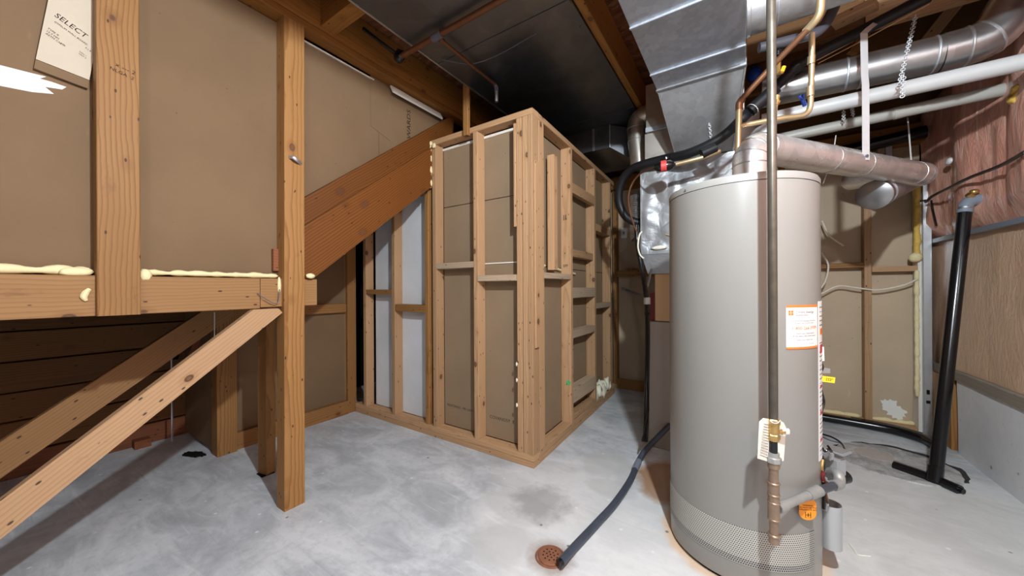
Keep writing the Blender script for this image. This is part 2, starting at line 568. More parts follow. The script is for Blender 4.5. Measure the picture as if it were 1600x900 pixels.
def concrete_floor():
    s = NT('trowelled_concrete_floor')
    p = s.pos()
    big = s.noise(p, 1.1, 5, 0.6, 0.6)
    mid = s.noise(s.mapv(p, (1.0, 1.5, 1)), 2.6, 7, 0.6, 0.7)
    fine = s.noise(p, 26, 5, 0.65)
    grit = s.noise(p, 240, 2)
    rot = s.n('Mapping', {'Vector': p, 'Rotation': (0, 0, 0.65), 'Scale': (2.0, 30.0, 1.0)}).outputs[0]
    stroke = s.noise(rot, 1.0, 4, 0.6, 0.5)
    rot2 = s.n('Mapping', {'Vector': p, 'Rotation': (0, 0, -0.5), 'Scale': (2.5, 36.0, 1.0)}).outputs[0]
    stroke2 = s.noise(rot2, 1.0, 4, 0.6, 0.8)
    smask = s.ramp(s.noise(p, 1.9, 3), [(0.45, 0), (0.6, 1)])
    c = s.mix(s.ramp(big, [(0.3, 0), (0.7, 1)]), (0.392, 0.420, 0.450), (0.580, 0.609, 0.638))
    c = s.mix(s.math('MULTIPLY', s.ramp(mid, [(0.46, 0), (0.64, 1)]), 0.7), c, (0.725, 0.747, 0.768))
    c = s.mix(s.math('MULTIPLY', s.ramp(mid, [(0.30, 1), (0.48, 0)]), 0.6), c, (0.275, 0.297, 0.319))
    sw = s.noise(s.mapv(p, (1.2, 4.5, 1)), 1.6, 7, 0.66, 1.2)
    c = s.mix(s.math('MULTIPLY', s.ramp(sw, [(0.54, 0), (0.72, 1)]), 0.6), c, (0.806, 0.826, 0.839))
    c = s.mix(s.math('MULTIPLY', s.ramp(fine, [(0.35, 1), (0.5, 0)]), 0.25), c, (0.290, 0.297, 0.304))
    c = s.mix(s.math('MULTIPLY', s.math('MULTIPLY', s.ramp(stroke, [(0.6, 0), (0.72, 1)]), smask), 0.5), c, (0.80, 0.81, 0.82))
    c = s.mix(s.math('MULTIPLY', s.math('MULTIPLY', s.ramp(stroke2, [(0.6, 0), (0.72, 1)]), s.math('SUBTRACT', 1.0, smask)), 0.4), c, (0.78, 0.79, 0.80))
    c = s.mix(s.math('MULTIPLY', s.ramp(stroke, [(0.28, 1), (0.4, 0)]), 0.25), c, (0.24, 0.25, 0.265))
    c = s.mix(s.math('MULTIPLY', grit, 0.12), c, (0.806, 0.806, 0.780))
    xyz = s.n('SeparateXYZ', {0: p})
    X, Y = xyz.outputs[0], xyz.outputs[1]

    def disc(cx, cy, rad, soft, wob, sc=3.0, ax=1.0, ay=1.0):
        dx = s.math('MULTIPLY', s.math('SUBTRACT', X, cx), ax)
        dy = s.math('MULTIPLY', s.math('SUBTRACT', Y, cy), ay)
        d = s.math('SQRT', s.math('ADD', s.math('MULTIPLY', dx, dx), s.math('MULTIPLY', dy, dy)))
        nn = s.noise(p, sc, 4, 0.6)
        d = s.math('ADD', d, s.math('MULTIPLY', s.math('SUBTRACT', nn, 0.5), wob))
        return s.n('MapRange', {0: d, 1: rad + soft, 2: rad, 3: 0.0, 4: 1.0}).outputs[0]
    # chalky bloom between the closet and the heater, with damp grey patches and the drain's rusty rim
    chalk = disc(-0.55, 1.75, 0.55, 0.25, 0.5)
    c = s.mix(s.math('MULTIPLY', chalk, 0.55), c, (0.780, 0.780, 0.760))
    for cx, cy, r, ax, ay in ((-0.78, 2.35, 0.14, 1, 0.8), (-0.56, 2.28, 0.12, 1.0, 0.8), (-0.66, 2.07, 0.10, 0.8, 1.2), (-1.02, 1.62, 0.16, 0.8, 1.4), (-0.95, 1.35, 0.12, 1, 1)):
        w = disc(cx, cy, r, 0.035, 0.12, 7.0, ax, ay)
        c = s.mix(s.math('MULTIPLY', w, 0.55), c, (0.522, 0.529, 0.522))
    dk = disc(-0.95, 1.72, 0.10, 0.10, 0.25, 12.0)
    c = s.mix(s.math('MULTIPLY', dk, 0.5), c, (0.203, 0.203, 0.203))
    rim = disc(-0.715, 1.395, 0.075, 0.05, 0.06, 20.0)
    c = s.mix(s.math('MULTIPLY', rim, 0.6), c, (0.275, 0.189, 0.145))
    rst = disc(-0.016, 1.956, 0.31, 0.035, 0.06, 9.0)
    c = s.mix(s.math('MULTIPLY', rst, 0.7), c, (0.754, 0.435, 0.174))
    rs2 = disc(-0.30, 2.36, 0.24, 0.08, 0.22, 6.0)
    c = s.mix(s.math('MULTIPLY', rs2, 0.85), c, (0.34, 0.16, 0.05))
    warm = disc(0.9, 2.2, 0.9, 0.5, 0.3)
    c = s.mix(s.math('MULTIPLY', warm, 0.5), c, (0.667, 0.638, 0.587))
    for cx, cy in ((0.66, 1.86), (0.62, 1.70)):
        w = disc(cx, cy, 0.02, 0.03, 0.05, 25.0)
        c = s.mix(s.math('MULTIPLY', w, 0.5), c, (0.609, 0.392, 0.189))
    spv = s.n('TexVoronoi', {'Vector': p, 'Scale': 5.0})
    c = s.mix(s.ramp(spv.outputs['Distance'], [(0.0, 0.9), (0.03, 0.7), (0.05, 0.0)]), c, (0.06, 0.06, 0.06))
    sp2 = s.n('TexVoronoi', {'Vector': s.vadd(p, (3.3, 1.7, 0)), 'Scale': 7.0})
    c = s.mix(s.ramp(sp2.outputs['Distance'], [(0.0, 0.8), (0.045, 0.6), (0.07, 0.0)]), c, (0.860, 0.860, 0.860))
    s.bump(s.math('ADD', fine, s.math('MULTIPLY', grit, 0.4)), 0.16, 0.002)
    return s.out(col=c, rough=s.math('ADD', s.math('MULTIPLY', mid, 0.3), 0.42), spec=0.35)


def concrete_wall():
    s = NT('cast_concrete_wall')
    p = s.pos()
    big = s.noise(p, 2.5, 5, 0.6)
    fine = s.noise(p, 40, 5, 0.7)
    c = s.mix(s.ramp(big, [(0.3, 0), (0.7, 1)]), (0.62, 0.64, 0.66), (0.79, 0.80, 0.81))
    c = s.mix(s.math('MULTIPLY', s.ramp(fine, [(0.6, 0), (0.75, 1)]), 0.5), c, (0.6, 0.6, 0.6))
    c = s.mix(s.math('MULTIPLY', s.ramp(fine, [(0.27, 1), (0.36, 0)]), 0.6), c, (0.13, 0.13, 0.135))
    v = s.n('TexVoronoi', {'Vector': p, 'Scale': 6.0})
    c = s.mix(s.ramp(v.outputs['Distance'], [(0, .8), (.05, .6), (.08, 0)]), c, (0.1, 0.1, 0.1))
    s.bump(fine, 0.3, 0.003)
    return s.out(col=c, rough=0.8, spec=0.25)


def osb():
    s = NT('osb_subfloor')
    p = s.pos()
    v = s.n('TexVoronoi', {'Vector': s.mapv(p, (14, 34, 10)), 'Scale': 1.0, 'Randomness': 1.0})
    cell = s.n('SeparateColor', {0: v.outputs['Color']}).outputs[0]
    nz = s.noise(s.mapv(p, (8, 22, 8)), 1.0, 5, 0.7, 1.5)
    c = s.mix(cell, (0.10, 0.034, 0.014), (0.22, 0.085, 0.036))
    c = s.mix(s.ramp(nz, [(0.55, 0), (0.68, 0.8)]), c, (0.32, 0.15, 0.08))
    s.bump(cell, 0.4, 0.004)
    return s.out(col=c, rough=0.8, spec=0.2)


def foil():
    s = NT('crumpled_foil_wrap')
    p = s.pos()
    a = s.noise(p, 7.0, 4, 0.55, 1.0)
    v = s.n('TexVoronoi', {'Vector': s.vadd(p, s.n('VectorMath', {0: s.n('TexNoise', {'Vector': p, 'Scale': 6.0}).outputs['Color'], 'Scale': 0.12}, operation='SCALE').outputs[0]), 'Scale': 9.0}, feature='DISTANCE_TO_EDGE')
    cr = s.ramp(v.outputs['Distance'], [(0, 0), (0.12, 1)])
    s.bump(s.math('ADD', s.math('MULTIPLY', cr, 0.15), a), 0.3, 0.02)
    return s.out(col=s.mix(a, (0.25, 0.26, 0.275), (0.36, 0.36, 0.365)), rough=0.42, metal=0.45, spec=0.6)


def vapour(name, c1, c2, c3, streak):
    s = NT(name)
    p = s.pos()
    n1 = s.noise(s.mapv(p, (3, 6, 2.2)), 1.0, 5, 0.6, 0.8)
    n2 = s.noise(s.mapv(p, (4, 26, 3)), 1.0, 5, 0.65, 1.2)
    c = s.mix(s.ramp(n1, [(0.3, 0), (0.7, 1)]), c1, c2)
    c = s.mix(s.math('MULTIPLY', s.ramp(n2, [(0.52, 0), (0.72, 1)]), streak), c, c3)
    c = s.mix(s.math('MULTIPLY', s.ramp(n2, [(0.25, 1), (0.42, 0)]), 0.35), c, tuple(x * 0.55 for x in c1))
    w = s.noise(s.mapv(p, (6, 14, 5)), 1.6, 5, 0.6, 1.5)
    s.bump(w, 0.5, 0.015)
    s.set(s.b.inputs['Coat Roughness'], 0.22)
    return s.out(col=c, rough=0.5, spec=0.4, coat=0.7)


def perforated(name='perforated_grille', plate=(0.50, 0.485, 0.44), hc=(0.10, 0.095, 0.085)):
    s = NT(name)
    uv = s.n('TexCoord').outputs['UV']
    x = s.n('SeparateXYZ', {0: uv})
    u, v = s.math('MULTIPLY', x.outputs[0], 1.0), x.outputs[1]
    row = s.math('FLOOR', v)
    sh = s.math('MULTIPLY', s.math('MODULO', row, 2.0), 0.5)
    fx = s.math('SUBTRACT', s.math('FRACT', s.math('ADD', u, sh)), 0.5)
    fy = s.math('SUBTRACT', s.math('FRACT', v), 0.5)
    d = s.math('SQRT', s.math('ADD', s.math('MULTIPLY', fx, fx), s.math('MULTIPLY', fy, fy)))
    hole = s.ramp(d, [(0.28, 1), (0.34, 0)])
    c = s.mix(hole, plate, hc)
    return s.out(col=c, rough=0.5, spec=s.math('SUBTRACT', 0.4, s.math('MULTIPLY', hole, 0.4)))


def sump_mat():
    s = NT('patched_concrete')
    p = s.pos()
    n1 = s.noise(p, 9, 6, 0.65, 1.0)
    n2 = s.noise(p, 60, 4, 0.7)
    c = s.mix(s.ramp(n1, [(0.35, 0), (0.65, 1)]), (0.26, 0.26, 0.255), (0.56, 0.55, 0.53))
    c = s.mix(s.math('MULTIPLY', s.ramp(n2, [(0.56, 0), (0.68, 1)]), 0.5), c, (0.12, 0.12, 0.12))
    s.bump(s.math('ADD', n1, n2), 0.4, 0.006)
    return s.out(col=c, rough=0.8, spec=0.2)


M['floor'] = concrete_floor()
M['cwall'] = concrete_wall()
M['osb'] = osb()
M['foil'] = foil()
M['vap_up'] = vapour('pink_insulation_film', (0.62, 0.26, 0.18), (0.76, 0.42, 0.32), (0.85, 0.66, 0.55), 0.8)
M['vap_lo'] = vapour('tan_pink_film', (0.62, 0.39, 0.255), (0.71, 0.48, 0.33), (0.77, 0.58, 0.45), 0.3)
M['pinkwool'] = plain('pink_wool', (0.66, 0.27, 0.23), 0.9, spec=0.1, var=0.3, sc=30, bump=0.6)
M['perf'] = perforated()
M['perfdark'] = perforated('perforated_grille_shaded', (0.36, 0.35, 0.33), (0.006, 0.006, 0.006))  # darker grille copy, shade inside the holes put into its colours
M['pinkcement'] = plain('pinkish_cement', (0.46, 0.40, 0.365), 0.85, spec=0.2, var=0.15, sc=30)
M['rubble'] = plain('dark_rubble_crack', (0.05, 0.049, 0.047), 0.9, spec=0.1, var=0.7, sc=40, bump=0.6)
M['round'] = galv('dull_round_duct', (0.36, 0.36, 0.36), 0.34, 10, mark=0.1)
M['sump'] = sump_mat()

# ------------------------------------------------------------------ setting: floor, ceiling, outer walls
struct(box('floor', -4.4, 1.62, -3.3, 4.5, -0.12, 0.0, M['floor']))

ceil = setting('ceiling', (-1.4, 0.5, 2.95))
for i, x0 in enumerate((-4.4, -3.18, -1.96, -0.74, 0.48)):
    for j, (a, b) in enumerate(((-3.3, -0.87), (-0.865, 1.57), (1.575, 4.5))):
        box('subfloor_sheet', x0, min(x0 + 1.217, 1.66), a, b, 2.952, 2.972, M['osb'], ceil)
lum('joist', -0.738, -0.692, -3.2, 4.2, 2.715, 2.95, M['header'], ceil)
lum('joist', -2.06, -1.70, 1.10, 1.19, 2.735, 2.95, M['header'], ceil)
for y in (2.89, 3.36, 3.83):
    lum('joist', 0.62 if y < 3 else 0.03, 1.45, y, y + 0.045, 2.72, 2.95, M['pine' if y < 3 else 'plank'], ceil)
lum('joist', 0.03, 0.615, 2.90, 2.94, 2.74, 2.95, M['plank'], ceil)
for y in (-2.6, -2.1, -1.6, -1.1, -0.6, -0.1, 0.40, 0.88, 1.36):
    lum('joist', 0.03, 1.45, y, y + 0.045, 2.72, 2.95, M['plank'], ceil)
# cross bridging struts between the joists
board('bridging_strut', (0.978, 3.277, 2.740), (1.111, 3.244, 2.930), 0.06, 0.03, (0, 0, 1), M['pine'], ceil)
board('bridging_strut', (0.607, 3.138, 2.720), (0.721, 3.175, 2.930), 0.05, 0.035, (0, 0, 1), M['fir'], ceil)
board('bridging_strut', (1.349, 3.722, 2.700), (1.447, 3.492, 2.900), 0.035, 0.03, (0, 0, 1), M['redbrown'], ceil)
board('bridging_strut', (1.216, 3.578, 2.620), (1.299, 3.597, 2.660), 0.035, 0.03, (0, 0, 1), M['fir'], ceil)

wr = setting('wall_right', (1.4, 0.6, 0.0))
def rough_face(name, x, y0, y1, z0, z1, ny, nz, fx, m, parent, back=0.12):
    vs, fs = [], []
    for j in range(nz + 1):
        for i in range(ny + 1):
            y = y0 + (y1 - y0) * i / ny
            z = z0 + (z1 - z0) * j / nz
            vs.append((x + fx(y, z, i / ny, j / nz), y, z))
    w = ny + 1
    for j in range(nz):
        for i in range(ny):
            fs.append((j * w + i, j * w + i + 1, (j + 1) * w + i + 1, (j + 1) * w + i))
    n0 = len(vs)
    vs += [(x + back, y0, z0), (x + back, y1, z0), (x + back, y1, z1), (x + back, y0, z1)]
    bot = list(range(0, w))
    top = list(range(nz * w, nz * w + w))
    fs.append(tuple(bot) + (n0 + 1, n0))
    fs.append(tuple(top) + (n0 + 2, n0 + 3))
    fs.append(tuple(j * w for j in range(nz + 1)) + (n0 + 3, n0))
    fs.append(tuple(j * w + ny for j in range(nz + 1)) + (n0 + 2, n0 + 1))
    fs.append((n0, n0 + 1, n0 + 2, n0 + 3))
    return add(name, vs, fs, m, parent, smooth=True, autosmooth=60)
rough_face('concrete_base', 1.285, -3.3, 3.84, 0.0, 0.52, 60, 8, lambda y, z, a, b: 0.006 * noise.noise(Vector((y * 3, z * 3, 0))), M['cwall'], wr, 0.2)
lum('sill_plate', 1.27, 1.45, -3.3, 4.27, 0.522, 0.592, M['greywood'], wr, 0.004)
def bulge(y, z, a, b):
    bay = 0.5 + 0.5 * math.cos((y - 3.62) / 0.61 * 2 * math.pi)
    n = noise.noise(Vector((y * 5.0, z * 1.6, 1.7))) + 0.5 * noise.noise(Vector((y * 14, z * 3.5, 4.0)))
    edge = min(1, (b) * 9) * min(1, (1 - b) * 9)
    return 0.01 - edge * (0.05 * bay + 0.03) - 0.022 * n * edge - 0.008 * noise.noise(Vector((y * 30, z * 6, 2.0)))
rough_face('insulation_batt', 1.30, -3.3, 4.27, 1.565, 2.72, 260, 44, bulge, M['vap_up'], wr, 0.14)
rough_face('insulation_batt', 1.295, -3.3, 4.27, 0.594, 1.545, 150, 30, lambda y, z, a, b: -0.012 * noise.noise(Vector((y * 3, z * 2.2, 9))) - 0.004 * noise.noise(Vector((y * 12, z * 7, 3))), M['vap_lo'], wr, 0.14)
box('batten_strip', 1.262, 1.285, -3.3, 4.24, 1.538, 1.572, M['greyelbow'], wr, 0.003)
box('backing', 1.44, 1.5, -3.3, 4.45, 0.52, 2.96, M['dark'], wr)
lum('stud', 1.262, 1.34, 3.99, 4.16, 0.0, 0.52, M['pine'], wr)
lum('stud', 1.275, 1.34, 3.90, 3.985, 0.0, 0.52, M['fir'], wr)
blob('wool_tuft', (1.272, 4.20, 0.28), 0.05, M['pinkwool'], wr, (0.35, 0.8, 5.0), 3, 3, 0.5)

wb = setting('wall_back', (-0.2, 4.35, 0.0))
for i, (x0, x1) in enumerate(((-3.4, -2.05), (-2.045, -0.95), (-0.945, 0.275), (0.28, 0.906), (0.91, 1.235))):
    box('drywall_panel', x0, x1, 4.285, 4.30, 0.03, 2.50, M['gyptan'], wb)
lum('bottom_plate', -3.4, 1.24, 4.19, 4.284, 0.0, 0.045, M['pine'], wb)
for x in (-1.30, -0.75, -0.2, 0.3, 0.882):
    lum('stud', x, x + 0.046, 4.19, 4.283, 0.046, 2.36, M['pine' if x > .8 else 'fir'], wb)
lum('rail', 0.346, 0.88, 4.19, 4.283, 1.36, 1.405, M['fir'], wb)
lum('rail', 0.93, 1.235, 4.19, 4.283, 1.32, 1.365, M['pine'], wb)
lum('rail', -1.25, -0.752, 4.19, 4.283, 1.325, 1.40, M['fir'], wb)
lum('bottom_plate', -1.25, -0.6, 4.17, 4.189, 0.0, 0.12, M['fir'], wb)
lum('top_plate', -1.6, 1.27, 4.17, 4.29, 2.37, 2.52, M['header'], wb)
foam('foam_bead', (0.40, 4.268, 0.055), (0.872, 4.268, 0.052), 0.018, M['foam'], wb, seed=1)
foam('foam_bead', (0.935, 4.268, 0.052), (1.20, 4.268, 0.05), 0.018, M['foam'], wb, seed=2)
box('rim_board', -4.3, 1.5, 4.31, 4.36, 2.45, 2.96, M['plank'], wb)
box('steel_stud', 1.212, 1.262, 4.15, 4.27, 0.0, 2.02, M['steel'], wb, 0.003)
box('paper_edge', 1.190, 1.211, 4.17, 4.28, 0.02, 2.0, M['paper'], wb)
foam('foam_bead', (1.183, 4.16, 1.40), (1.183, 4.16, 2.06), 0.020, M['foamy'], wb, seed=3)
foam('foam_bead', (1.183, 4.17, 0.30), (1.183, 4.17, 1.33), 0.015, M['foam'], wb, seed=4)
blob('foam_bead', (1.17, 4.15, 1.43), 0.05, M['foam'], wb, (0.8, 0.6, 0.8), 5)
# screw slots in the steel stud, torn patch in the drywall paper
box('slot', 1.228, 1.244, 4.145, 4.1505, 0.335, 0.37, M['dark'], wb)
box('slot', 1.226, 1.247, 4.145, 4.1505, 0.262, 0.285, M['dark'], wb)
pp = []
for i in range(40):
    a = 2 * math.pi * i / 40
    k = 1 + 0.35 * noise.noise(Vector((math.cos(a) * 2.5, math.sin(a) * 2.5, 7))) + (0.14 if i % 3 == 0 else -0.06)
    pp.append((1.075 + 0.062 * k * math.cos(a) - 0.03 * math.sin(a), 0.145 + 0.075 * k * math.sin(a)))
add('torn_patch', [(x, 4.2835, z) for x, z in pp], [tuple(range(len(pp)))], M['core'], wb)
box('metal_bracket', 1.0, 1.04, 4.13, 4.168, 2.14, 2.42, M['steel'], wb, 0.003)
box('pale_post', 0.955, 0.995, 4.13, 4.168, 2.10, 2.42, M['greyblock'], wb)

wl = setting('wall_left', (-3.9, -0.5, 0.0))
zs = [0.16, 0.365, 0.55, 0.746, 0.94, 1.12, 1.31]
for i in range(len(zs) - 1):
    box('plank', -3.92, -3.87 - 0.004 * (i % 2), -1.6, 2.0, zs[i] + 0.004, zs[i + 1] - 0.004, M['plank'], wl, 0.004) if False else lum('plank', -3.92, -3.87 - 0.005 * (i % 2), -1.6, 2.0, zs[i] + 0.005, zs[i + 1] - 0.004, M['plank'], wl, 0.004)
lum('plank', -3.93, -3.885, -1.6, 2.0, 0.0, 0.15, M['redbrown'], wl, 0.004)
box('backing', -4.3, -3.935, -3.3, 4.4, 0.0, 2.95, M['dark'], wl)

wf = setting('wall_front', (-1.4, -3.3, 0.0))
for x0 in (-4.3, -3.1, -1.9, -0.7, 0.5):
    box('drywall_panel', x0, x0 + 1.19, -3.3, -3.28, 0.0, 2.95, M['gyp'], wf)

# ------------------------------------------------------------------ the stair-side wall: posts, landing beam, drywall, header
ws = setting('wall_stair', (-2.1, 0.5, 0.0))
XP = -2.06
board('header_beam', (-2.09, -1.6, 2.835), (-2.09, 4.15, 2.835), 0.225, 0.075, (0, 0, 1), M['header'], ws)
lum('top_plate', -2.15, -2.058, -1.6, 2.9, 2.682, 2.72, M['header'], ws)
lum('post', -2.149, XP, 0.248, 0.364, 1.10, 2.681, M['fir'], ws)
board('post', (-2.105, 0.951, 0.0), (-2.105, 0.962, 2.681), 0.105, 0.089, (0, 1, 0), M['fir'], ws)
lum('post', -2.149, XP, -0.42, -0.31, 1.10, 2.681, M['fir'], ws)
lum('landing_beam', -2.148, -2.092, -1.6, 0.80, 1.10, 1.257, M['beam'], ws)
lum('landing_beam', -2.148, -2.092, 0.803, 1.092, 1.105, 1.257, M['beam'], ws)
gx = -2.150
def gyp(name, pts, m=M['gyp'], x=gx, t=-0.014):
    return yz_board(name, pts, x, x + t, m, ws)
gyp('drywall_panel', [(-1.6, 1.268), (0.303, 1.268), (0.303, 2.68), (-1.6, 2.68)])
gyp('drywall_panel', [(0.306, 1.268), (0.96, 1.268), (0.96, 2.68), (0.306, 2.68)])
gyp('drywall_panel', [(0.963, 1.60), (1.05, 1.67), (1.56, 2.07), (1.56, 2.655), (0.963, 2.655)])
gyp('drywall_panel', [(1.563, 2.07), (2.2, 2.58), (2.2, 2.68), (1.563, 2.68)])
gyp('drywall_offcut', [(1.495, 2.33), (1.66, 2.28), (1.66, 2.68), (1.495, 2.68)], x=-2.147, t=-0.002)
gyp('paper_edge', [(0.99, 2.656), (1.52, 2.656), (1.52, 2.664), (0.99, 2.664)], M['paper'], x=-2.142, t=-0.02)
# loose strip of drywall tipped out under the header, and the offcut leaning at the top left
mw = frame((-2.128, 1.64, 2.668), (0, 1, 0.0), (0.50, 0, -0.9))
slab('loose_strip', [(0, 0), (0.50, 0), (0.50, 0.055), (0, 0.06)], 0.013, mw, M['paper'], ws)
gyp('paper_edge', [(1.66, 2.158), (2.02, 2.452), (2.02, 2.467), (1.66, 2.173)], M['paper'], x=-2.142, t=-0.01)
mo = frame((-2.130, 0.115, 2.037), (0, 1, -0.12), (0.03, 0.12, 1))
slab('drywall_offcut', [(0, 0), (0.125, 0), (0.125, 0.60), (0, 0.60)], 0.013, mo, M['cardboard'], ws)
mwt = Matrix.Translation(Vector((0.0, 0, 0)))
def on_offcut(u, v):
    return mo @ Vector((u, -0.0012, v))
ox, oz = (mo.to_3x3() @ Vector((1, 0, 0))), (mo.to_3x3() @ Vector((0, 0, 1)))
tilt = (ox * 0.93 - oz * 0.36)
tup = (oz * 0.93 + ox * 0.36)
for (u, v, s_, tx, al) in ((0.06, 0.175, 0.026, 'SELECT', 1.0), (0.063, 0.147, 0.0085, 'GYPSUM WALL BOARD', 1.0), (0.024, 0.123, 0.009, 'TYPE X', 1.0), (0.024, 0.111, 0.009, '12.7 MM', 1.0), (0.028, 0.099, 0.009, 'ASTM C36', 1.0), (0.05, 0.092, 0.009, 'MR', 1.0), (0.108, 0.115, 0.008, '4 x 8', 1.0), (0.098, 0.090, 0.007, 'CAN 1', 1.0), (0.098, 0.081, 0.007, 'ONT 2', 1.0)):
    letters('lettering', tx, s_, face_mw(on_offcut(u, v), tilt, tup), M['stamp'], ws, shear=al)
slab('fold', [(0, -0.035), (0.125, -0.035), (0.125, -0.002), (0, -0.002)], 0.02, mo, M['gyp'], ws)
tp = [(p[1], p[2]) for p in ((-2.150, -0.029, 1.974), (-2.150, 0.042, 1.983), (-2.150, 0.094, 1.987), (-2.150, 0.139, 1.991), (-2.150, 0.124, 1.977), (-2.150, 0.150, 1.978), (-2.150, 0.185, 1.975), (-2.150, 0.175, 1.961), (-2.150, 0.136, 1.952), (-2.150, 0.156, 1.935), (-2.150, 0.108, 1.920), (-2.150, 0.042, 1.911), (-2.150, -0.030, 1.898))]
add('torn_patch', [(gx + 0.0012, y, z) for y, z in tp], [tuple(range(len(tp)))], M['core'], ws)
# WARD print on the far panel, stamped marks on the left post
letters('lettering', 'WARDS', 0.05, face_mw((gx + 0.002, 1.83, 2.47), (0, 0, 1), (0, -1, 0)), M['stamp'], ws, shear=1.3)
letters('lettering', 'x --- 2', 0.022, face_mw((XP + 0.0012, 0.325, 2.085), (0, 1, -0.2), (0, 0.2, 1)), M['stamp'], ws)
letters('lettering', 'NLGA  2', 0.018, face_mw((XP + 0.0012, 0.315, 2.062), (0, 1, -0.2), (0, 0.2, 1)), M['stamp'], ws)
box('paper_scrap', -2.152, -2.125, 0.878, 0.903, 1.30, 1.42, M['redbrown'], ws)
foam('foam_bead', (-2.125, -1.2, 1.275), (-2.125, 0.245, 1.275), 0.0155, M['foam'], ws, seed=5, amp=0.9)
foam('foam_bead', (-2.125, 0.37, 1.275), (-2.125, 0.90, 1.272), 0.012, M['foam'], ws, seed=6, amp=.9)
blob('foam_bead', (-2.105, 0.20, 1.270), 0.022, M['foam'], ws, (0.7, 2.0, 0.8), 2)
blob('foam_bead', (-2.10, 0.385, 1.262), 0.025, M['foam'], ws, (0.6, 0.8, 1.1), 3)
blob('foam_bead', (-2.095, 0.892, 1.22), 0.016, M['foam'], ws, (0.6, 0.6, 3.0), 4)
blob('foam_bead', (-2.072, 1.045, 1.275), 0.02, M['foam'], ws, (0.7, 1.3, 0.8), 5)
tube('foam_bead', [(-2.088, 0.232, 1.205), (-2.085, 0.222, 1.19), (-2.085, 0.218, 1.175), (-2.087, 0.224, 1.16)], [0.006, 0.010, 0.010, 0.005], M['foam'], ws, 8, curve=4)
# bent nail and cable staple
tube('bent_nail', [(-2.085, 0.786, 1.181), (-2.070, 0.809, 1.157), (-2.070, 0.850, 1.129), (-2.070, 0.875, 1.131), (-2.075, 0.886, 1.200)], 0.0022, M['ink'], ws, 6, curve=4)
tube('metal_clip', [(-2.056, 0.929, 1.920), (-2.035, 0.939, 1.916), (-2.035, 0.962, 1.905), (-2.056, 0.992, 1.901)], 0.009, M['steel'], ws, 8, curve=4, flat=0.4)

# ------------------------------------------------------------------ staircase behind that wall
st = thing('staircase', 'timber stair flight with raw stringers rising behind the tall fir post', 'stairs', (-2.1, 1.1, 0.0))
m1 = 0.79
yz_board('stringer', [(0.97, 1.523), (2.28, 2.557), (2.28, 2.715), (0.97, 1.68)], -2.096, -2.135, M['stringer'], st)
yz_board('stringer', [(0.955, 1.168), (2.012, 2.021), (2.12, 2.108), (2.12, 2.428), (0.955, 1.508)], -2.092, -2.135, M['stringer'], st)
yz_board('stringer', [(0.955, 1.168), (2.30, 2.24), (2.30, 2.68), (0.955, 1.62)], -3.10, -3.06, M['stringer'], st)
for k in range(6):
    yy, zz = 1.06 + 0.225 * k, 1.42 + 0.178 * k
    box('tread', -3.058, -2.137, yy, yy + 0.245, zz, zz + 0.03, M['plank'], st)
    box('riser', -3.058, -2.137, yy - 0.015, yy, zz - 0.145, zz, M['plank'], st)
box('landing_deck', -3.86, -2.152, -1.55, 0.99, 1.225, 1.25, M['osb'], st)
for y in (-1.2, -0.8, -0.4, 0.0, 0.4, 0.8):
    lum('landing_joist', -3.86, -2.152, y, y + 0.04, 1.12, 1.223, M['plank'], st)
yz_board('diagonal_brace', [(-0.415, 0.0), (0.898, 1.074), (0.880, 1.097), (0.765, 1.097), (-0.565, 0.0)], -2.072, -2.112, M['pine'], st)
yz_board('diagonal_brace', [(-0.38, 0.0), (0.95, 1.03), (0.90, 1.115), (0.845, 1.115), (-0.60, 0.0)], -2.86, -2.90, M['beam'], st)
board('support_post', (-2.609, 1.033, 0.000), (-2.595, 1.03, 1.115), 0.085, 0.06, (1, 0.2, 0), M['fir'], st)
box('foot_patch', -2.64, -2.56, 0.985, 1.06, 0.0, 0.004, M['dark'], st)  # thin near-black patch at the foot of the support post

# ------------------------------------------------------------------ low wall under the stair
wu = setting('wall_understair', (-3.2, 1.4, 0.0))
lum('post', -3.25, -3.135, 0.93, 1.05, 0.0, 1.22, M['fir'], wu)
yz_board('drywall_panel', [(1.055, 0.03), (1.95, 0.03), (1.95, 1.9), (1.055, 1.22)], -3.215, -3.23, M['gyp'], wu)
box('drywall_panel', -3.86, -3.256, 0.936, 0.95, 0.03, 1.22, M['gyp'], wu)
lum('bottom_plate', -3.214, -3.16, 1.052, 1.94, 0.0, 0.125, M['fir'], wu)
lum('rail', -3.214, -3.17, 1.052, 1.93, 0.975, 1.06, M['fir'], wu)
lum('post', -3.21, -3.172, 1.945, 2.035, 0.0, 1.95, M['fir'], wu)
lum('post', -3.25, -3.212, 1.945, 2.035, 0.0, 1.95, M['pine'], wu)
lum('stud', -3.214, -3.17, 1.46, 1.505, 0.126, 0.974, M['fir'], wu)
box('paper_edge', -3.2145, -3.208, 1.515, 1.53, 0.13, 0.97, M['paper'], wu)
board('leaning_board', (-3.500, 0.888, 0.677), (-3.500, 1.005, 1.010), 0.07, 0.03, (0, 1, 0), M['redbrown'], wu)

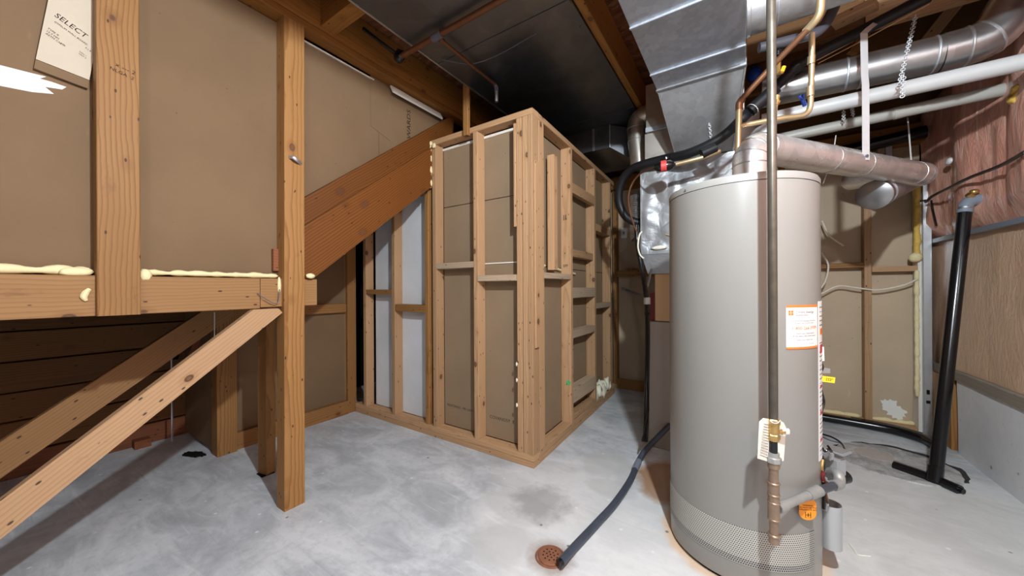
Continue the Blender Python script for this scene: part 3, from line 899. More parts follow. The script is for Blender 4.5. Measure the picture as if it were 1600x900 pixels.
# ------------------------------------------------------------------ framed closet in the middle
cl = thing('framed_closet', 'unfinished closet of pine studs backed with drywall, in the middle of the basement', 'closet', (-1.2, 2.05, 0.0))
Y0, YB, X0, XB = 2.015, 2.104, -1.158, -1.247
sk = -0.028
def fx(y): return X0 + (y - Y0) * sk      # the side wall runs very slightly out of square
for z0, z1 in ((0.0, 0.041), (0.043, 0.084)):
    board('bottom_plate', (-3.16, 2.06, (z0 + z1) / 2), (X0, 2.06, (z0 + z1) / 2), z1 - z0, 0.089, (0, 0, 1), M['pine'], cl)
    board('bottom_plate', (X0 - 0.045 + 0.0, 2.107, (z0 + z1) / 2), (fx(3.96) - 0.045, 3.96, (z0 + z1) / 2), z1 - z0, 0.089, (0, 0, 1), M['pine'], cl)
board('top_plate', (-2.17, 2.06, 2.377), (X0, 2.06, 2.377), 0.042, 0.089, (0, 0, 1), M['pine'], cl)
board('top_plate', (X0 - 0.045, 2.107, 2.377), (fx(3.96) - 0.045, 3.96, 2.377), 0.042, 0.089, (0, 0, 1), M['pine'], cl)
ZT = 2.355
# front wall studs
for x, z1, mm in ((-3.03, 1.95, 'pine'), (-2.61, 1.95, 'pine'), (-2.185, 2.05, 'fir')):
    lum('stud', x, x + 0.042, Y0 + 0.003, YB, 0.085, z1, M[mm], cl)
for x, mm in ((-2.094, 'pine'), (-1.666, 'pine'), (-1.285, 'pine'), (-1.238, 'pine')):
    lum('stud', x, x + 0.042, Y0 + 0.002, YB, 0.085, ZT, M[mm], cl)
lum('nailer', -1.305, -1.287, Y0 - 0.004, Y0 + 0.03, 1.62, ZT - 0.03, M['pine'], cl)
lum('stud', -1.194, X0, Y0 - 0.001, YB, 0.085, ZT, M['pine'], cl)
# side wall studs
for y, mm in ((2.108, 'pine'), (2.672, 'pine'), (3.275, 'pine'), (3.80, 'pine')):
    xf = fx(y)
    lum('stud', xf - 0.089, xf, y, y + (0.075 if y < 2.2 else 0.044), 0.085, ZT, M[mm], cl)
lum('corner_strip', X0 + 0.001, X0 + 0.014, 2.03, 2.085, 0.80, 2.05, M['pine'], cl)
lum('nailer', fx(2.38) - 0.06, fx(2.38) - 0.005, 2.36, 2.425, 1.335, 2.20, M['pine'], cl)
# drywall behind the studs: lower, middle and upper sheets on both walls
zsb = (0.085, 1.385, 1.863, 2.35)
for k in range(3):
    box('drywall_panel', -2.05, -1.25, 2.106, 2.119, zsb[k] + 0.003, zsb[k + 1] - 0.003, M['gypgrey'], cl)
box('drywall_panel', -2.60, -2.16, 2.106, 2.119, 0.087, 2.0, M['gypwhite'], cl)
box('drywall_panel', -2.96, -2.606, 2.106, 2.119, 0.087, 2.0, M['gypwhite'], cl)
for k, (a, b) in enumerate(((0.087, 1.36), (1.366, 2.35))):
    mwp = frame((fx(2.18) - 0.091, 2.18, 0), (sk, 1, 0), (0, 0, 1))
    slab('drywall_panel', [(0, a), (1.77, a), (1.77, b), (0, b)], 0.012, mwp, M['gypgrey'], cl)
box('paper_edge', -2.05, -1.67, 2.094, 2.106, 2.325, 2.343, M['paper'], cl)
box('paper_edge', -1.622, -1.29, 2.094, 2.106, 2.325, 2.343, M['paper'], cl)
box('paper_edge', -1.622, -1.29, 2.1, 2.1055, 1.380, 1.389, M['paper'], cl)
# blocking
B = [('greyblock', -2.05, -1.668, 1.355, 1.40), ('greyblock', -1.622, -1.288, 1.25, 1.293), ('fir', -2.986, -2.612, 1.148, 1.192), ('fir', -2.566, -2.187, 1.0, 1.062)]
for mm, a, b, z0, z1 in B:
    lum('blocking', a, b, Y0 + 0.004 - (0.01 if a == -1.622 else 0), YB, z0, z1, M[mm], cl)
S = [(2.185, 2.67, 1.268, 1.31, 0.082), (2.718, 3.273, 2.0, 2.085, 0.05), (2.718, 3.273, 1.465, 1.53, 0.06), (2.718, 3.273, 1.112, 1.20, 0.03), (2.718, 3.273, 0.772, 0.835, 0.085), (2.718, 3.273, 0.225, 0.345, 0.055), (3.322, 3.798, 1.765, 1.835, 0.06), (3.322, 3.798, 0.99, 1.04, 0.085)]
for k, (a, b, z0, z1, d) in enumerate(S):
    xf = fx((a + b) / 2)
    lum('blocking', xf - 0.089 if k not in (1, 3) else xf - d, xf - 0.003 if k not in (2, ) else xf - 0.02, a, b, z0, z1, M['greyblock' if k in (0, 3, 4, 5, 7) else 'pine'], cl)
lum('blocking', fx(3.0) - 0.085, fx(3.0) - 0.004, 2.72, 3.27, 0.086, 0.128, M['pine'], cl)
board('hanger', (-1.712, 2.0, 2.335), (-1.712, 2.0, 2.72), 0.045, 0.03, (1, 0, 0), M['fir'], cl)
# foam on the framing
foam('foam_bead', (-2.105, 2.008, 2.01), (-2.105, 2.008, 2.36), 0.014, M['foam'], cl, seed=8)
for i, (x, z) in enumerate(((-2.10, 2.37), (-2.06, 2.345), (-2.13, 2.35))):
    blob('foam_bead', (x, 2.006, z), 0.02, M['foam'], cl, (1, .6, 1), i)
for i in range(7):
    blob('foam_bead', (fx(3.5) - 0.03 + 0.012 * (i % 2), 3.36 + 0.065 * i, 0.135 + 0.02 * (i % 3)), 0.055, M['foamw'], cl, (0.7, 0.8, 1.25), i + 11, 2, 0.6)
foam('foam_bead', (fx(2.2) - 0.08, 2.19, 1.385), (fx(2.36) - 0.08, 2.36, 1.365), 0.011, M['foam'], cl, seed=11)
foam('foam_bead', (fx(2.44) - 0.08, 2.44, 1.365), (fx(2.66) - 0.08, 2.66, 1.345), 0.011, M['foam'], cl, seed=12)
foam('foam_bead', (fx(2.8) - 0.082, 2.80, 1.335), (fx(2.98) - 0.082, 2.98, 1.325), 0.011, M['foam'], cl, seed=13)
for z in (0.40, 0.57, 0.68):
    blob('foam_bead', (-1.289, Y0 + 0.0, z), 0.009, M['foamw'], cl, (0.7, 0.7, 1.6), z * 9)
box('green_sticker', 0, 0.036, 0, 0.0015, 0, 0.036, M['greenst'], cl)
gs = bpy.data.objects[[o.name for o in bpy.data.objects if o.name.startswith('green_sticker')][0]]
gs.matrix_basis = Matrix.Translation((fx(2.67) - 0.035, 2.671, 0.40)) @ Matrix.Rotation(math.radians(35), 4, 'Y')
# faint stamps on board and drywall
dm = lambda x, z, r=0.0: face_mw((x, 2.1055, z), (1, 0, r), (-r, 0, 1))
letters('lettering', 'RESISTANCE - MR1200X UTT', 0.026, dm(-1.86, 0.245, -0.02), M['stamp'], cl, shear=1.0)
letters('lettering', 'COVANOSY  8', 0.034, dm(-1.48, 0.235, 0.0), M['stamp'], cl, shear=1.0)
letters('lettering', 'II', 0.065, face_mw((fx(2.67) - 0.05, 2.6705, 1.78), (1, 0, 0), (0, 0, 1)), M['stamp'], cl)
letters('lettering', 'SPF', 0.032, face_mw((fx(2.67) - 0.045, 2.6705, 1.38), (1, 0, 0), (0, 0, 1)), M['stamp'], cl)

# ------------------------------------------------------------------ ceiling metal
sh = thing('ceiling_duct_pan', 'wide dark sheet-metal duct pan fixed flat under the ceiling', 'duct', (-1.21, 1.3, 2.70))
ys = [-2.6, -0.9, 0.4, 1.70, 3.0, 4.15]
for i in range(len(ys) - 1):
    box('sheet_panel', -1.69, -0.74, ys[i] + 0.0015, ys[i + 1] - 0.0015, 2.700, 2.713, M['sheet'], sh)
for y in (0.4, 1.70, 3.0):
    box('drive_cleat', -1.69, -0.745, y - 0.014, y + 0.014, 2.696, 2.701, M['sheet'], sh)
box('edge_lip', -1.700, -1.688, -2.6, 4.15, 2.695, 2.735, M['bright'], sh)
for y in (0.6, 1.2, 1.9, 2.4):
    tube('screw', [(-0.77, y, 2.702), (-0.77, y, 2.694)], 0.006, M['ink'], sh, 8)

pu = thing('copper_branch_pipe', 'dark copper pipe with a tee running under the ceiling duct pan', 'pipe', (-1.47, 1.46, 2.66))
tube('run', [(-1.79, 1.46, 2.66), (-0.60, 1.46, 2.665)], 0.0165, M['copper'], pu, 12)
tube('branch', [(-1.47, 1.46, 2.66), (-1.475, 2.03, 2.66)], 0.011, M['copper'], pu, 10)
ring('tee_fitting', (-1.47, 1.46, 2.66), (1, 0, 0), 0.022, 0.07, M['ink'], pu)
ring('collar', (-1.472, 1.50, 2.66), (0, 1, 0), 0.016, 0.03, M['copper'], pu)
tube('elbow', [(-1.475, 2.03, 2.66), (-1.475, 2.05, 2.65), (-1.475, 2.055, 2.62)], 0.014, M['ink'], pu, 10, curve=4)
tube('tailpiece', [(-1.475, 2.055, 2.62), (-1.475, 2.055, 2.545)], 0.012, M['steel'], pu, 10)
blob('valve_body', (-1.80, 1.46, 2.665), 0.04, M['black'], pu, (0.9, 0.8, 1.1), 4)
tube('valve_stem', [(-1.82, 1.46, 2.68), (-1.94, 1.30, 2.80)], 0.012, M['black'], pu, 8)
tag(tube('ceiling_cable', [(-0.993, 1.783, 2.680), (-1.279, 1.813, 2.680), (-1.482, 1.773, 2.670), (-1.628, 1.658, 2.690)], 0.003, M['ink'], None, 6, curve=5), 'thin black wire looped under the dark ceiling duct pan', 'wire')

# ------------------------------------------------------------------ supply trunk and its drop
tr = thing('supply_trunk', 'long grey galvanised rectangular duct trunk above the water heater', 'duct', (-0.21, 0.8, 2.45))
tx0, tx1, ty1, tz0, tz1 = -0.447, 0.023, 2.375, 2.452, 2.70
tys = [-2.6, -1.3, 0.2, 1.73, 2.178, ty1]
for i in range(len(tys) - 1):
    box('duct_section', tx0, tx1, tys[i] + 0.001, tys[i + 1] - 0.001, tz0, tz1, M['duct'], tr, 0.003)
for y in (0.2, 1.73, 2.178):
    box('standing_seam', tx0 - 0.002, tx1 + 0.002, y - 0.008, y + 0.008, tz0 - 0.009, tz0 + 0.001, M['duct'], tr, 0.003)
box('end_flange', tx0 - 0.004, tx1 + 0.006, ty1 - 0.02, ty1 + 0.012, tz0 - 0.012, tz1, M['bright'], tr, 0.003)
# sloping drop from the trunk end into the plenum
dv = [(-0.44, 2.39, 2.445), (0.020, 2.39, 2.445), (-0.045, 2.69, 2.09), (-0.378, 2.69, 2.09), (-0.44, 2.78, 2.70), (0.020, 2.78, 2.70), (-0.045, 2.78, 2.09), (-0.378, 2.78, 2.09), (-0.44, 2.39, 2.70), (0.020, 2.39, 2.70)]
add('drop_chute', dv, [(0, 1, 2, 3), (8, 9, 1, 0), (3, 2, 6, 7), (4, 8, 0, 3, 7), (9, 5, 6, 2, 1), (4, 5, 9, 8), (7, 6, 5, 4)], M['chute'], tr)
tube('chute_edge', [(0.0215, 2.385, 2.445), (-0.044, 2.686, 2.09)], 0.006, M['bright'], tr, 8)
tube('chute_edge', [(-0.4415, 2.385, 2.445), (-0.379, 2.686, 2.09)], 0.005, M['chute'], tr, 8)
tube('chute_rib', [(-0.376, 2.690, 2.145), (-0.028, 2.690, 2.169)], 0.006, M['warmduct'], tr, 8)

rd = thing('overhead_round_duct', 'fat bright spiral duct leaving the trunk at the ceiling above the gas pipe', 'duct', (0.6, 2.12, 2.58))
tube('duct_body', [(0.026, 2.115, 2.590), (0.10, 2.115, 2.590), (0.11, 2.115, 2.590), (1.24, 2.115, 2.594)], [0.122, 0.122, 0.118, 0.118], M['bright'], rd, 40)
ring('collar', (0.034, 2.115, 2.59), (1, 0, 0), 0.127, 0.02, M['bright'], rd, 40)
for x in (0.135, 0.148):
    ring('crimp', (x, 2.115, 2.59), (1, 0, 0), 0.121, 0.006, M['duct'], rd, 40)
for x in (0.7, 1.05):
    ring('band', (x, 2.115, 2.592), (1, 0, 0), 0.121, 0.014, M['duct'], rd, 40)

rt = thing('exhaust_round_duct', 'long dull round duct with an upturned elbow above the white pipes', 'duct', (0.6, 2.8, 2.45))
a_, b_ = Vector((0.112, 2.800, 2.458)), Vector((0.881, 2.800, 2.430))
dd = (b_ - a_).normalized()
tube('duct_body', [a_, b_], 0.090, M['round'], rt, 36)
for t in (0.52, 0.60, 0.97):
    ring('band', a_.lerp(b_, t), dd, 0.0925, 0.012, M['duct'], rt, 36)
el = fillet_path([b_, b_ + dd * 0.17 + Vector((0, 0, 0.01)), b_ + dd * 0.30 + Vector((0, 0, 0.28))], 0.16, 8)
tube('elbow', el, 0.093, M['round'], rt, 36)
ring('gore_seam', el[5], el[6] - el[4], 0.097, 0.012, M['bright'], rt, 36)
ring('gore_seam', el[1], el[2] - el[0], 0.097, 0.012, M['bright'], rt, 36)

# ------------------------------------------------------------------ furnace with its plenum, return box and elbow
fu = thing('furnace', 'furnace cabinet with foil wrapped plenum standing behind the water heater', 'furnace', (-0.26, 3.05, 0.0))
box('cabinet', -0.590, 0.12, 2.77, 3.42, 0.0, 0.943, M['furnace'], fu, 0.006)
box('coil_section', -0.545, 0.12, 2.775, 3.42, 0.948, 1.30, M['coil'], fu, 0.004)
box('side_cavity', -0.588, -0.546, 2.80, 3.42, 0.948, 1.16, M['darkred'], fu)
tv = [(-0.592, 2.765, 1.30), (0.13, 2.765, 1.30), (0.13, 2.70, 1.44), (-0.622, 2.70, 1.44), (-0.592, 3.42, 1.30), (0.13, 3.42, 1.30), (0.13, 3.42, 1.44), (-0.622, 3.42, 1.44)]
add('foil_skirt', tv, [(0, 1, 2, 3), (7, 6, 5, 4), (0, 4, 5, 1), (3, 2, 6, 7), (0, 3, 7, 4), (1, 5, 6, 2)], M['foil'], fu)
def grid_box(name, x0, x1, y0, y1, z0, z1, nx, nz, amp, m, parent):
    vs, fs = [], []
    for j in range(nz + 1):
        for i in range(nx + 1):
            x = x0 + (x1 - x0) * i / nx
            z = z0 + (z1 - z0) * j / nz
            e = min(1, min(i, nx - i) / 2.0) * min(1, min(j, nz - j) / 2.0)
            d = noise.noise(Vector((x * 5, z * 5, 2))) + abs(noise.noise(Vector((x * 9 + z * 4, z * 7 - x * 3, 8))))
            vs.append((x, y0 - amp * d * e, z))
    w = nx + 1
    for j in range(nz):
        for i in range(nx):
            fs.append((j * w + i, j * w + i + 1, (j + 1) * w + i + 1, (j + 1) * w + i))
    n0 = len(vs)
    vs += [(x0, y1, z0), (x1, y1, z0), (x1, y1, z1), (x0, y1, z1)]
    fs.append(tuple(range(w)) + (n0 + 1, n0))
    fs.append(tuple(range(nz * w, nz * w + w)) + (n0 + 2, n0 + 3))
    fs.append(tuple(j * w for j in range(nz + 1)) + (n0 + 3, n0))
    fs.append(tuple(j * w + nx for j in range(nz + 1)) + (n0 + 2, n0 + 1))
    fs.append((n0, n0 + 1, n0 + 2, n0 + 3))
    return add(name, vs, fs, m, parent, smooth=True, autosmooth=50)
grid_box('foil_plenum', -0.622, 0.15, 2.70, 3.42, 1.442, 2.085, 44, 36, 0.022, M['foil'], fu)
box('foil_fold', -0.628, -0.618, 2.69, 2.72, 1.44, 2.07, M['foil'], fu, 0.003)
tube('foil_crease', [(-0.580, 2.700, 1.204), (-0.561, 2.700, 1.298), (-0.552, 2.700, 1.335)], 0.008, M['foil'], fu, 8)
box('plenum_lower', -0.615, 0.10, 2.785, 3.40, 2.088, 2.372, M['warmduct'], fu, 0.003)
box('plenum_upper', -0.600, 0.02, 2.760, 3.38, 2.372, 2.72, M['warmduct'], fu, 0.003)
box('drive_cleat', -0.602, -0.30, 2.752, 2.762, 2.362, 2.398, M['duct'], fu, 0.002)
tube('label_strip', [(-0.454, 2.690, 1.578), (-0.371, 2.690, 1.544)], 0.004, M['coil'], fu, 6)
blob('insulation_tuft', Vector((-0.497, 2.690, 1.485)), 0.05, M['tagpaper'], fu, (1.0, 0.25, 0.3), 3, 2, 0.6)

rb_ = thing('return_box', 'dark rectangular metal duct box above the far end of the closet', 'duct', (-1.3, 3.5, 2.5))
vv = [(-1.75, 3.2, 2.50), (-1.012, 3.2, 2.495), (-0.72, 3.38, 2.30), (-0.72, 3.9, 2.30), (-1.012, 3.9, 2.495), (-1.75, 3.9, 2.50),
      (-1.75, 3.2, 2.70), (-1.012, 3.2, 2.70), (-0.66, 3.38, 2.62), (-0.66, 3.9, 2.62), (-1.012, 3.9, 2.70), (-1.75, 3.9, 2.70)]
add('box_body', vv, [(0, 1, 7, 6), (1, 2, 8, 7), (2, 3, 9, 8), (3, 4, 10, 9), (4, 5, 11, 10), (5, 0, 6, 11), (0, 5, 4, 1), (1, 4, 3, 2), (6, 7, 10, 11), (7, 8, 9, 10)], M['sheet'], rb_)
box('drive_cleat', -1.178, -1.158, 3.186, 3.20, 2.49, 2.70, M['bright'], rb_, 0.002)
tube('corner_seam', [(-1.012, 3.195, 2.49), (-1.012, 3.195, 2.70)], 0.006, M['duct'], rb_, 8)
el2 = fillet_path([(-0.715, 3.06, 2.22), (-0.74, 3.06, 2.45), (-0.745, 3.06, 2.64), (-0.55, 3.06, 2.645)], 0.12, 7)
rv = tag(tube('round_vent_elbow', el2, 0.073, M['warmduct'], None, 28), 'dark round metal elbow rising between the duct box and the furnace plenum', 'duct')
for i in (4, 8, 12):
    if i < len(el2) - 1: ring('gore_seam', el2[i], Vector(el2[i + 1]) - Vector(el2[i - 1]), 0.076, 0.008, M['bright'], rv, 28)
fp = [(-0.745 + 0.005 * (i % 2), 3.05, 1.98 - 0.008 * i) for i in range(46)]
tube('flexible_vent', fp, [0.050 + 0.006 * (i % 2) for i in range(46)], M['bright'], fu, 18)

# ------------------------------------------------------------------ refrigerant line set, filter drier and the hoses beside the furnace
hp = [(0.806, 2.670, 2.680), (0.666, 2.676, 2.640), (0.518, 2.688, 2.600), (0.329, 2.683, 2.540), (0.211, 2.701, 2.460), (0.126, 2.737, 2.400), (0.022, 2.443, 2.195), (-0.058, 2.475, 2.134), (-0.152, 2.484, 2.086), (-0.287, 2.515, 2.062), (-0.434, 2.587, 2.081), (-0.590, 2.627, 2.084), (-0.694, 2.679, 2.077), (-0.773, 2.722, 2.010), (-0.805, 2.761, 1.889), (-0.772, 2.783, 1.774), (-0.701, 2.794, 1.712), (-0.614, 2.827, 1.693)]
ls = thing('insulated_line_set', 'black foam insulated refrigerant hose looping from the ceiling to the plenum', 'hose', (0.2, 2.3, 2.4))
tube('insulation_sleeve', hp, 0.030, M['foamblack'], ls, 14, curve=6)
tube('sleeve_joint', [(0.300, 2.685, 2.525), (0.289, 2.689, 2.520), (0.266, 2.696, 2.505)], [0.036, 0.042, 0.036], M['foamblack'], ls, 12)
tube('sleeve_joint', [(0.162, 2.439, 2.305), (0.043, 2.421, 2.202)], 0.034, M['foamblack'], ls, 12)
tube('bare_line', [(-0.108, 2.466, 2.023), (-0.208, 2.436, 1.992), (-0.347, 2.428, 1.978)], 0.015, M['bronze'], ls, 10, curve=4)
tube('sleeve_joint', [(-0.130, 2.451, 2.042), (-0.203, 2.427, 2.012)], 0.03, M['foamblack'], ls, 12)
tube('zip_tie', [(-0.426, 2.544, 2.070), (-0.423, 2.546, 2.057)], 0.033, M['black'], ls, 12)
tube('strap_wire', [(0.055, 2.405, 2.203), (0.053, 2.404, 2.201)], 0.0355, M['whitewire'], ls, 12, caps=False)
fd = thing('filter_drier', 'small black filter drier with a red band in front of the foil plenum', 'filter', (-0.412, 2.410, 1.977))
fc0, fc1 = Vector((-0.473, 2.405, 1.975)), Vector((-0.354, 2.424, 1.978))
tube('canister', [fc0, fc0.lerp(fc1, .12), fc0.lerp(fc1, .3), fc0.lerp(fc1, .78), fc0.lerp(fc1, .92), fc1], [0.012, 0.024, 0.034, 0.034, 0.024, 0.012], M['black'], fd, 16)
ring('red_band', fc0.lerp(fc1, .48), fc1 - fc0, 0.0352, 0.038, M['redink'], fd)
for k in range(3):
    ring('band_print', fc0.lerp(fc1, .40 + .08 * k), fc1 - fc0, 0.0356, 0.003, M['orange'], fd)
tag(tube('copper_tube', [(-0.473, 2.405, 1.975), (-0.562, 2.502, 1.994), (-0.643, 2.568, 1.959), (-0.680, 2.568, 1.864), (-0.678, 2.594, 1.753), (-0.658, 2.619, 1.662), (-0.641, 2.642, 1.607)], 0.006, M['copper'], None, 8, curve=6), 'thin copper tube arching from the filter drier down beside the plenum', 'tube')
dr = [(-0.650, 2.660, 1.657), (-0.637, 2.644, 1.523), (-0.614, 2.636, 1.381), (-0.589, 2.640, 1.218), (-0.574, 2.650, 1.056), (-0.569, 2.641, 0.826), (-0.569, 2.617, 0.555), (-0.574, 2.614, 0.327), (-0.573, 2.567, 0.116)]
dl = thing('condensate_line', 'thin black hose hanging down the left edge of the furnace cabinet', 'hose', (-0.573, 2.567, 0.116))
tube('hose', dr, [0.022, 0.022, 0.022, 0.02, 0.018, 0.013, 0.012, 0.012, 0.012], M['black'], dl, 10) if False else tube('hose', dr, 0.017, M['black'], dl, 10, curve=5)
ring('hose_clamp', (-0.574, 2.650, 1.102), (0, 0, 1), 0.024, 0.05, M['steel'], dl, 12)
ring('hose_clamp', (-0.570, 2.652, 1.010), (0, 0, 1), 0.022, 0.03, M['black'], dl, 12)
tag(tube('white_tube', [(-0.600, 2.621, 1.601), (-0.616, 2.611, 1.573), (-0.624, 2.605, 1.495), (-0.612, 2.613, 1.435), (-0.585, 2.607, 1.405)], 0.006, M['wire'], None, 8, curve=5), 'short white tube curling beside the foil plenum', 'tube')
dh = [(-0.442, 2.761, 0.196), (-0.479, 2.700, 0.158), (-0.562, 2.550, 0.071), (-0.591, 2.440, 0.020), (-0.576, 2.187, 0.020), (-0.585, 1.915, 0.020), (-0.610, 1.711, 0.020), (-0.632, 1.552, 0.020), (-0.644, 1.455, 0.022), (-0.650, 1.356, 0.030)]
dh_ = thing('drain_hose', 'dusty dark blue drain hose curving over the concrete floor to the rusty drain', 'hose', (-0.610, 1.711, 0.020))
tube('hose', dh, 0.0185, M['hose'], dh_, 14, curve=6)
tube('hose_bore', [(-0.648, 1.358, 0.032), (-0.654, 1.345, 0.030)], 0.0186, M['black'], dh_, 14)
tube('coupling', [(-0.589, 2.447, 0.022), (-0.585, 2.330, 0.022)], 0.021, M['greyelbow'], dh_, 14)
tag(tube('thin_cable', [(-0.558, 2.565, 0.523), (-0.545, 2.538, 0.354), (-0.559, 2.504, 0.230), (-0.568, 2.450, 0.160)], 0.006, M['black'], None, 8, curve=4), 'thin black cable lying against the furnace cabinet corner', 'cable')

dg = thing('floor_drain', 'round rusty iron floor drain grate set in the concrete floor', 'drain', (-0.719, 1.396, 0.0))
lathe('grate', [(0.0, 0.010), (0.035, 0.010), (0.052, 0.008), (0.056, 0.004), (0.056, 0.0)], (-0.719, 1.396, 0.0), M['rust'], dg, 40)
lathe('rim', [(0.058, 0.0), (0.060, 0.005), (0.066, 0.005), (0.069, 0.001)], (-0.719, 1.396, 0.0), M['rust'], dg, 40, caps=False)
hv, hf = [], []
for rr_, cnt, ph in ((0.0, 1, 0), (0.017, 6, 0.2), (0.033, 10, 0.0), (0.046, 0, 0)):
    for k in range(cnt):
        a = 2 * math.pi * k / cnt + ph
        cx, cy = -0.719 + rr_ * math.cos(a), 1.396 + rr_ * math.sin(a)
        n0 = len(hv)
        for j in range(10):
            hv.append((cx + 0.0038 * math.cos(j * 0.6283), cy + 0.0038 * math.sin(j * 0.6283), 0.0106 if rr_ < 0.04 else 0.0095))
        hf.append(tuple(range(n0, n0 + 10)))
ho = add('drain_holes', hv, hf, M['dark'], dg)
ho['kind'] = 'stuff'

# ------------------------------------------------------------------ water heater
TC = (-0.016, 1.956, 0.0)
R_ = 0.293
wh = thing('water_heater', 'tall warm grey cylindrical gas water heater standing on the concrete floor', 'water heater', TC)
lathe('tank_jacket', [(R_ - 0.004, 0.012), (R_, 0.016), (R_, 1.616), (R_ - 0.003, 1.619)], TC, M['tank'], wh, 128)
lathe('top_lid', [(R_ + 0.001, 1.620), (R_ + 0.001, 1.640), (R_ - 0.004, 1.650), (R_ - 0.02, 1.655), (0.06, 1.66), (0.0, 1.66)], TC, M['tanklid'], wh, 128)
lathe('base_ring', [(R_ - 0.012, 0.0), (R_ - 0.010, 0.012)], TC, M['dark'], wh, 96)
def cyl_patch(name, a0, a1, z0, z1, rr, m, parent, n=24, uv=None, t=0.0015):
    vs, fs = [], []
    for i in range(n + 1):
        a = math.radians(a0 + (a1 - a0) * i / n)
        for r_, z in ((rr, z0), (rr, z1), (rr - t, z1), (rr - t, z0)):
            vs.append((TC[0] + r_ * math.cos(a), TC[1] + r_ * math.sin(a), z))
    for i in range(n):
        for k in range(4):
            fs.append((i * 4 + k, i * 4 + (k + 1) % 4, (i + 1) * 4 + (k + 1) % 4, (i + 1) * 4 + k))
    fs.append((0, 1, 2, 3))
    fs.append((n * 4 + 3, n * 4 + 2, n * 4 + 1, n * 4))
    o = add(name, vs, fs, m, parent, smooth=True, autosmooth=40)
    if uv:
        me = o.data
        L = me.uv_layers.new(name='UVMap')
        for lp in me.loops:
            w = W[o] @ me.vertices[lp.vertex_index].co
            a = math.degrees(math.atan2(w.y - TC[1], w.x - TC[0]))
            L.data[lp.index].uv = (math.radians(a) * rr / uv, w.z / uv)
    return o
cyl_patch('perforated_band', -176, -33, 0.100, 0.243, R_ + 0.0015, M['perf'], wh, 72, uv=0.0082)
cyl_patch('band_lower_rows', -176, -33, 0.096, 0.122, R_ + 0.0018, M['perfdark'], wh, 72, uv=0.0082)
cyl_patch('band_end_rows', -38, -33, 0.122, 0.243, R_ + 0.0018, M['perfdark'], wh, 6, uv=0.0082)
tube('lid_screw', [(TC[0] + (R_ + 0.004) * math.cos(math.radians(-131)), TC[1] + (R_ + 0.004) * math.sin(math.radians(-131)), 1.632), (TC[0] + R_ * math.cos(math.radians(-131)), TC[1] + R_ * math.sin(math.radians(-131)), 1.632)], 0.005, M['ink'], wh, 8)
lathe('draft_hood', [(0.074, 1.656), (0.074, 1.668), (0.070, 1.675)], (0.034, 1.985, 0), M['dark'], wh, 32)

def wrap(name, body, size, ang, z, m, parent, rr=R_ + 0.0024, align='CENTER', shear=1.0):
    vs, fs = text_mesh(body, size, 0, align)
    out = []
    for v in vs:
        a = math.radians(ang) + v.x * shear / rr
        out.append((TC[0] + rr * math.cos(a), TC[1] + rr * math.sin(a), z + v.y))
    return add(name, out, fs, m, parent)
# service sticker: white sheet with orange bars, logo of four squares, phone number
A0, A1 = -57.5, -25.5
cyl_patch('service_sticker', A0, A1, 0.958, 1.128, R_ + 0.0016, M['label'], wh, 24)
cyl_patch('sticker_bar', A0, A1, 1.119, 1.128, R_ + 0.0022, M['orange'], wh, 24)
cyl_patch('sticker_bar', A0, A1, 0.958, 0.966, R_ + 0.0022, M['orange'], wh, 24)
for i in range(2):
    for j in range(2):
        cyl_patch('logo_square', A0 + 1.6 + 2.1 * i, A0 + 3.3 + 2.1 * i, 1.089 + 0.010 * j, 1.0975 + 0.010 * j, R_ + 0.0022, M['orange'], wh, 3)
AL = A0 + 7.2
wrap('lettering', 'Direct Energy', 0.0135, AL, 1.1005, M['ink'], wh, align='LEFT', shear=1.25)
wrap('lettering', 'Essential Home', 0.0085, AL, 1.089, M['redink'], wh, align='LEFT', shear=1.15)
AC = (A0 + A1) / 2
wrap('lettering', 'For service and maintenance information', 0.0072, AC, 1.067, M['ink'], wh, shear=1.0)
wrap('lettering', '24 hours a day, every day, contact:', 0.0072, AC, 1.058, M['ink'], wh, shear=1.0)
wrap('lettering', '1-800-266-3939', 0.0175, AC + 0.5, 1.038, M['orange'], wh, shear=1.15)
wrap('lettering', 'Contact your rental tank #', 0.0085, AC, 1.018, M['ink'], wh, shear=1.1)
wrap('lettering', 'OF this water tank shown below', 0.0085, AC, 1.008, M['ink'], wh, shear=1.1)
wrap('lettering', 'rented water heater unit', 0.0068, AC, 0.993, M['ink'], wh, shear=1.2)
wrap('lettering', 'www. online account and billing', 0.0065, AC, 0.978, M['bluegrey'], wh, shear=1.2)
# long white warning strip beside the sticker
cyl_patch('warning_strip', -23, 12, 0.50, 1.14, R_ + 0.0018, M['label'], wh, 24)
for z in (0.575, 0.685, 0.79):
    cyl_patch('warning_mark', -20, -14, z, z + 0.012, R_ + 0.0024, M['redink'], wh, 6)
cyl_patch('warning_mark', -20, -6, 1.006, 1.03, R_ + 0.0024, M['orange'], wh, 6)
cyl_patch('warning_mark', -20, -9, 0.93, 0.965, R_ + 0.0024, M['redink'], wh, 6)
for k in range(34):
    z = 0.50 + 0.018 * k + 0.02
    if 0.985 < z < 1.04: continue
    cyl_patch('warning_line', -21.0, -9.0, z, z + 0.0035, R_ + 0.0022, M['ink' if k % 4 else 'bluegrey'], wh, 5)
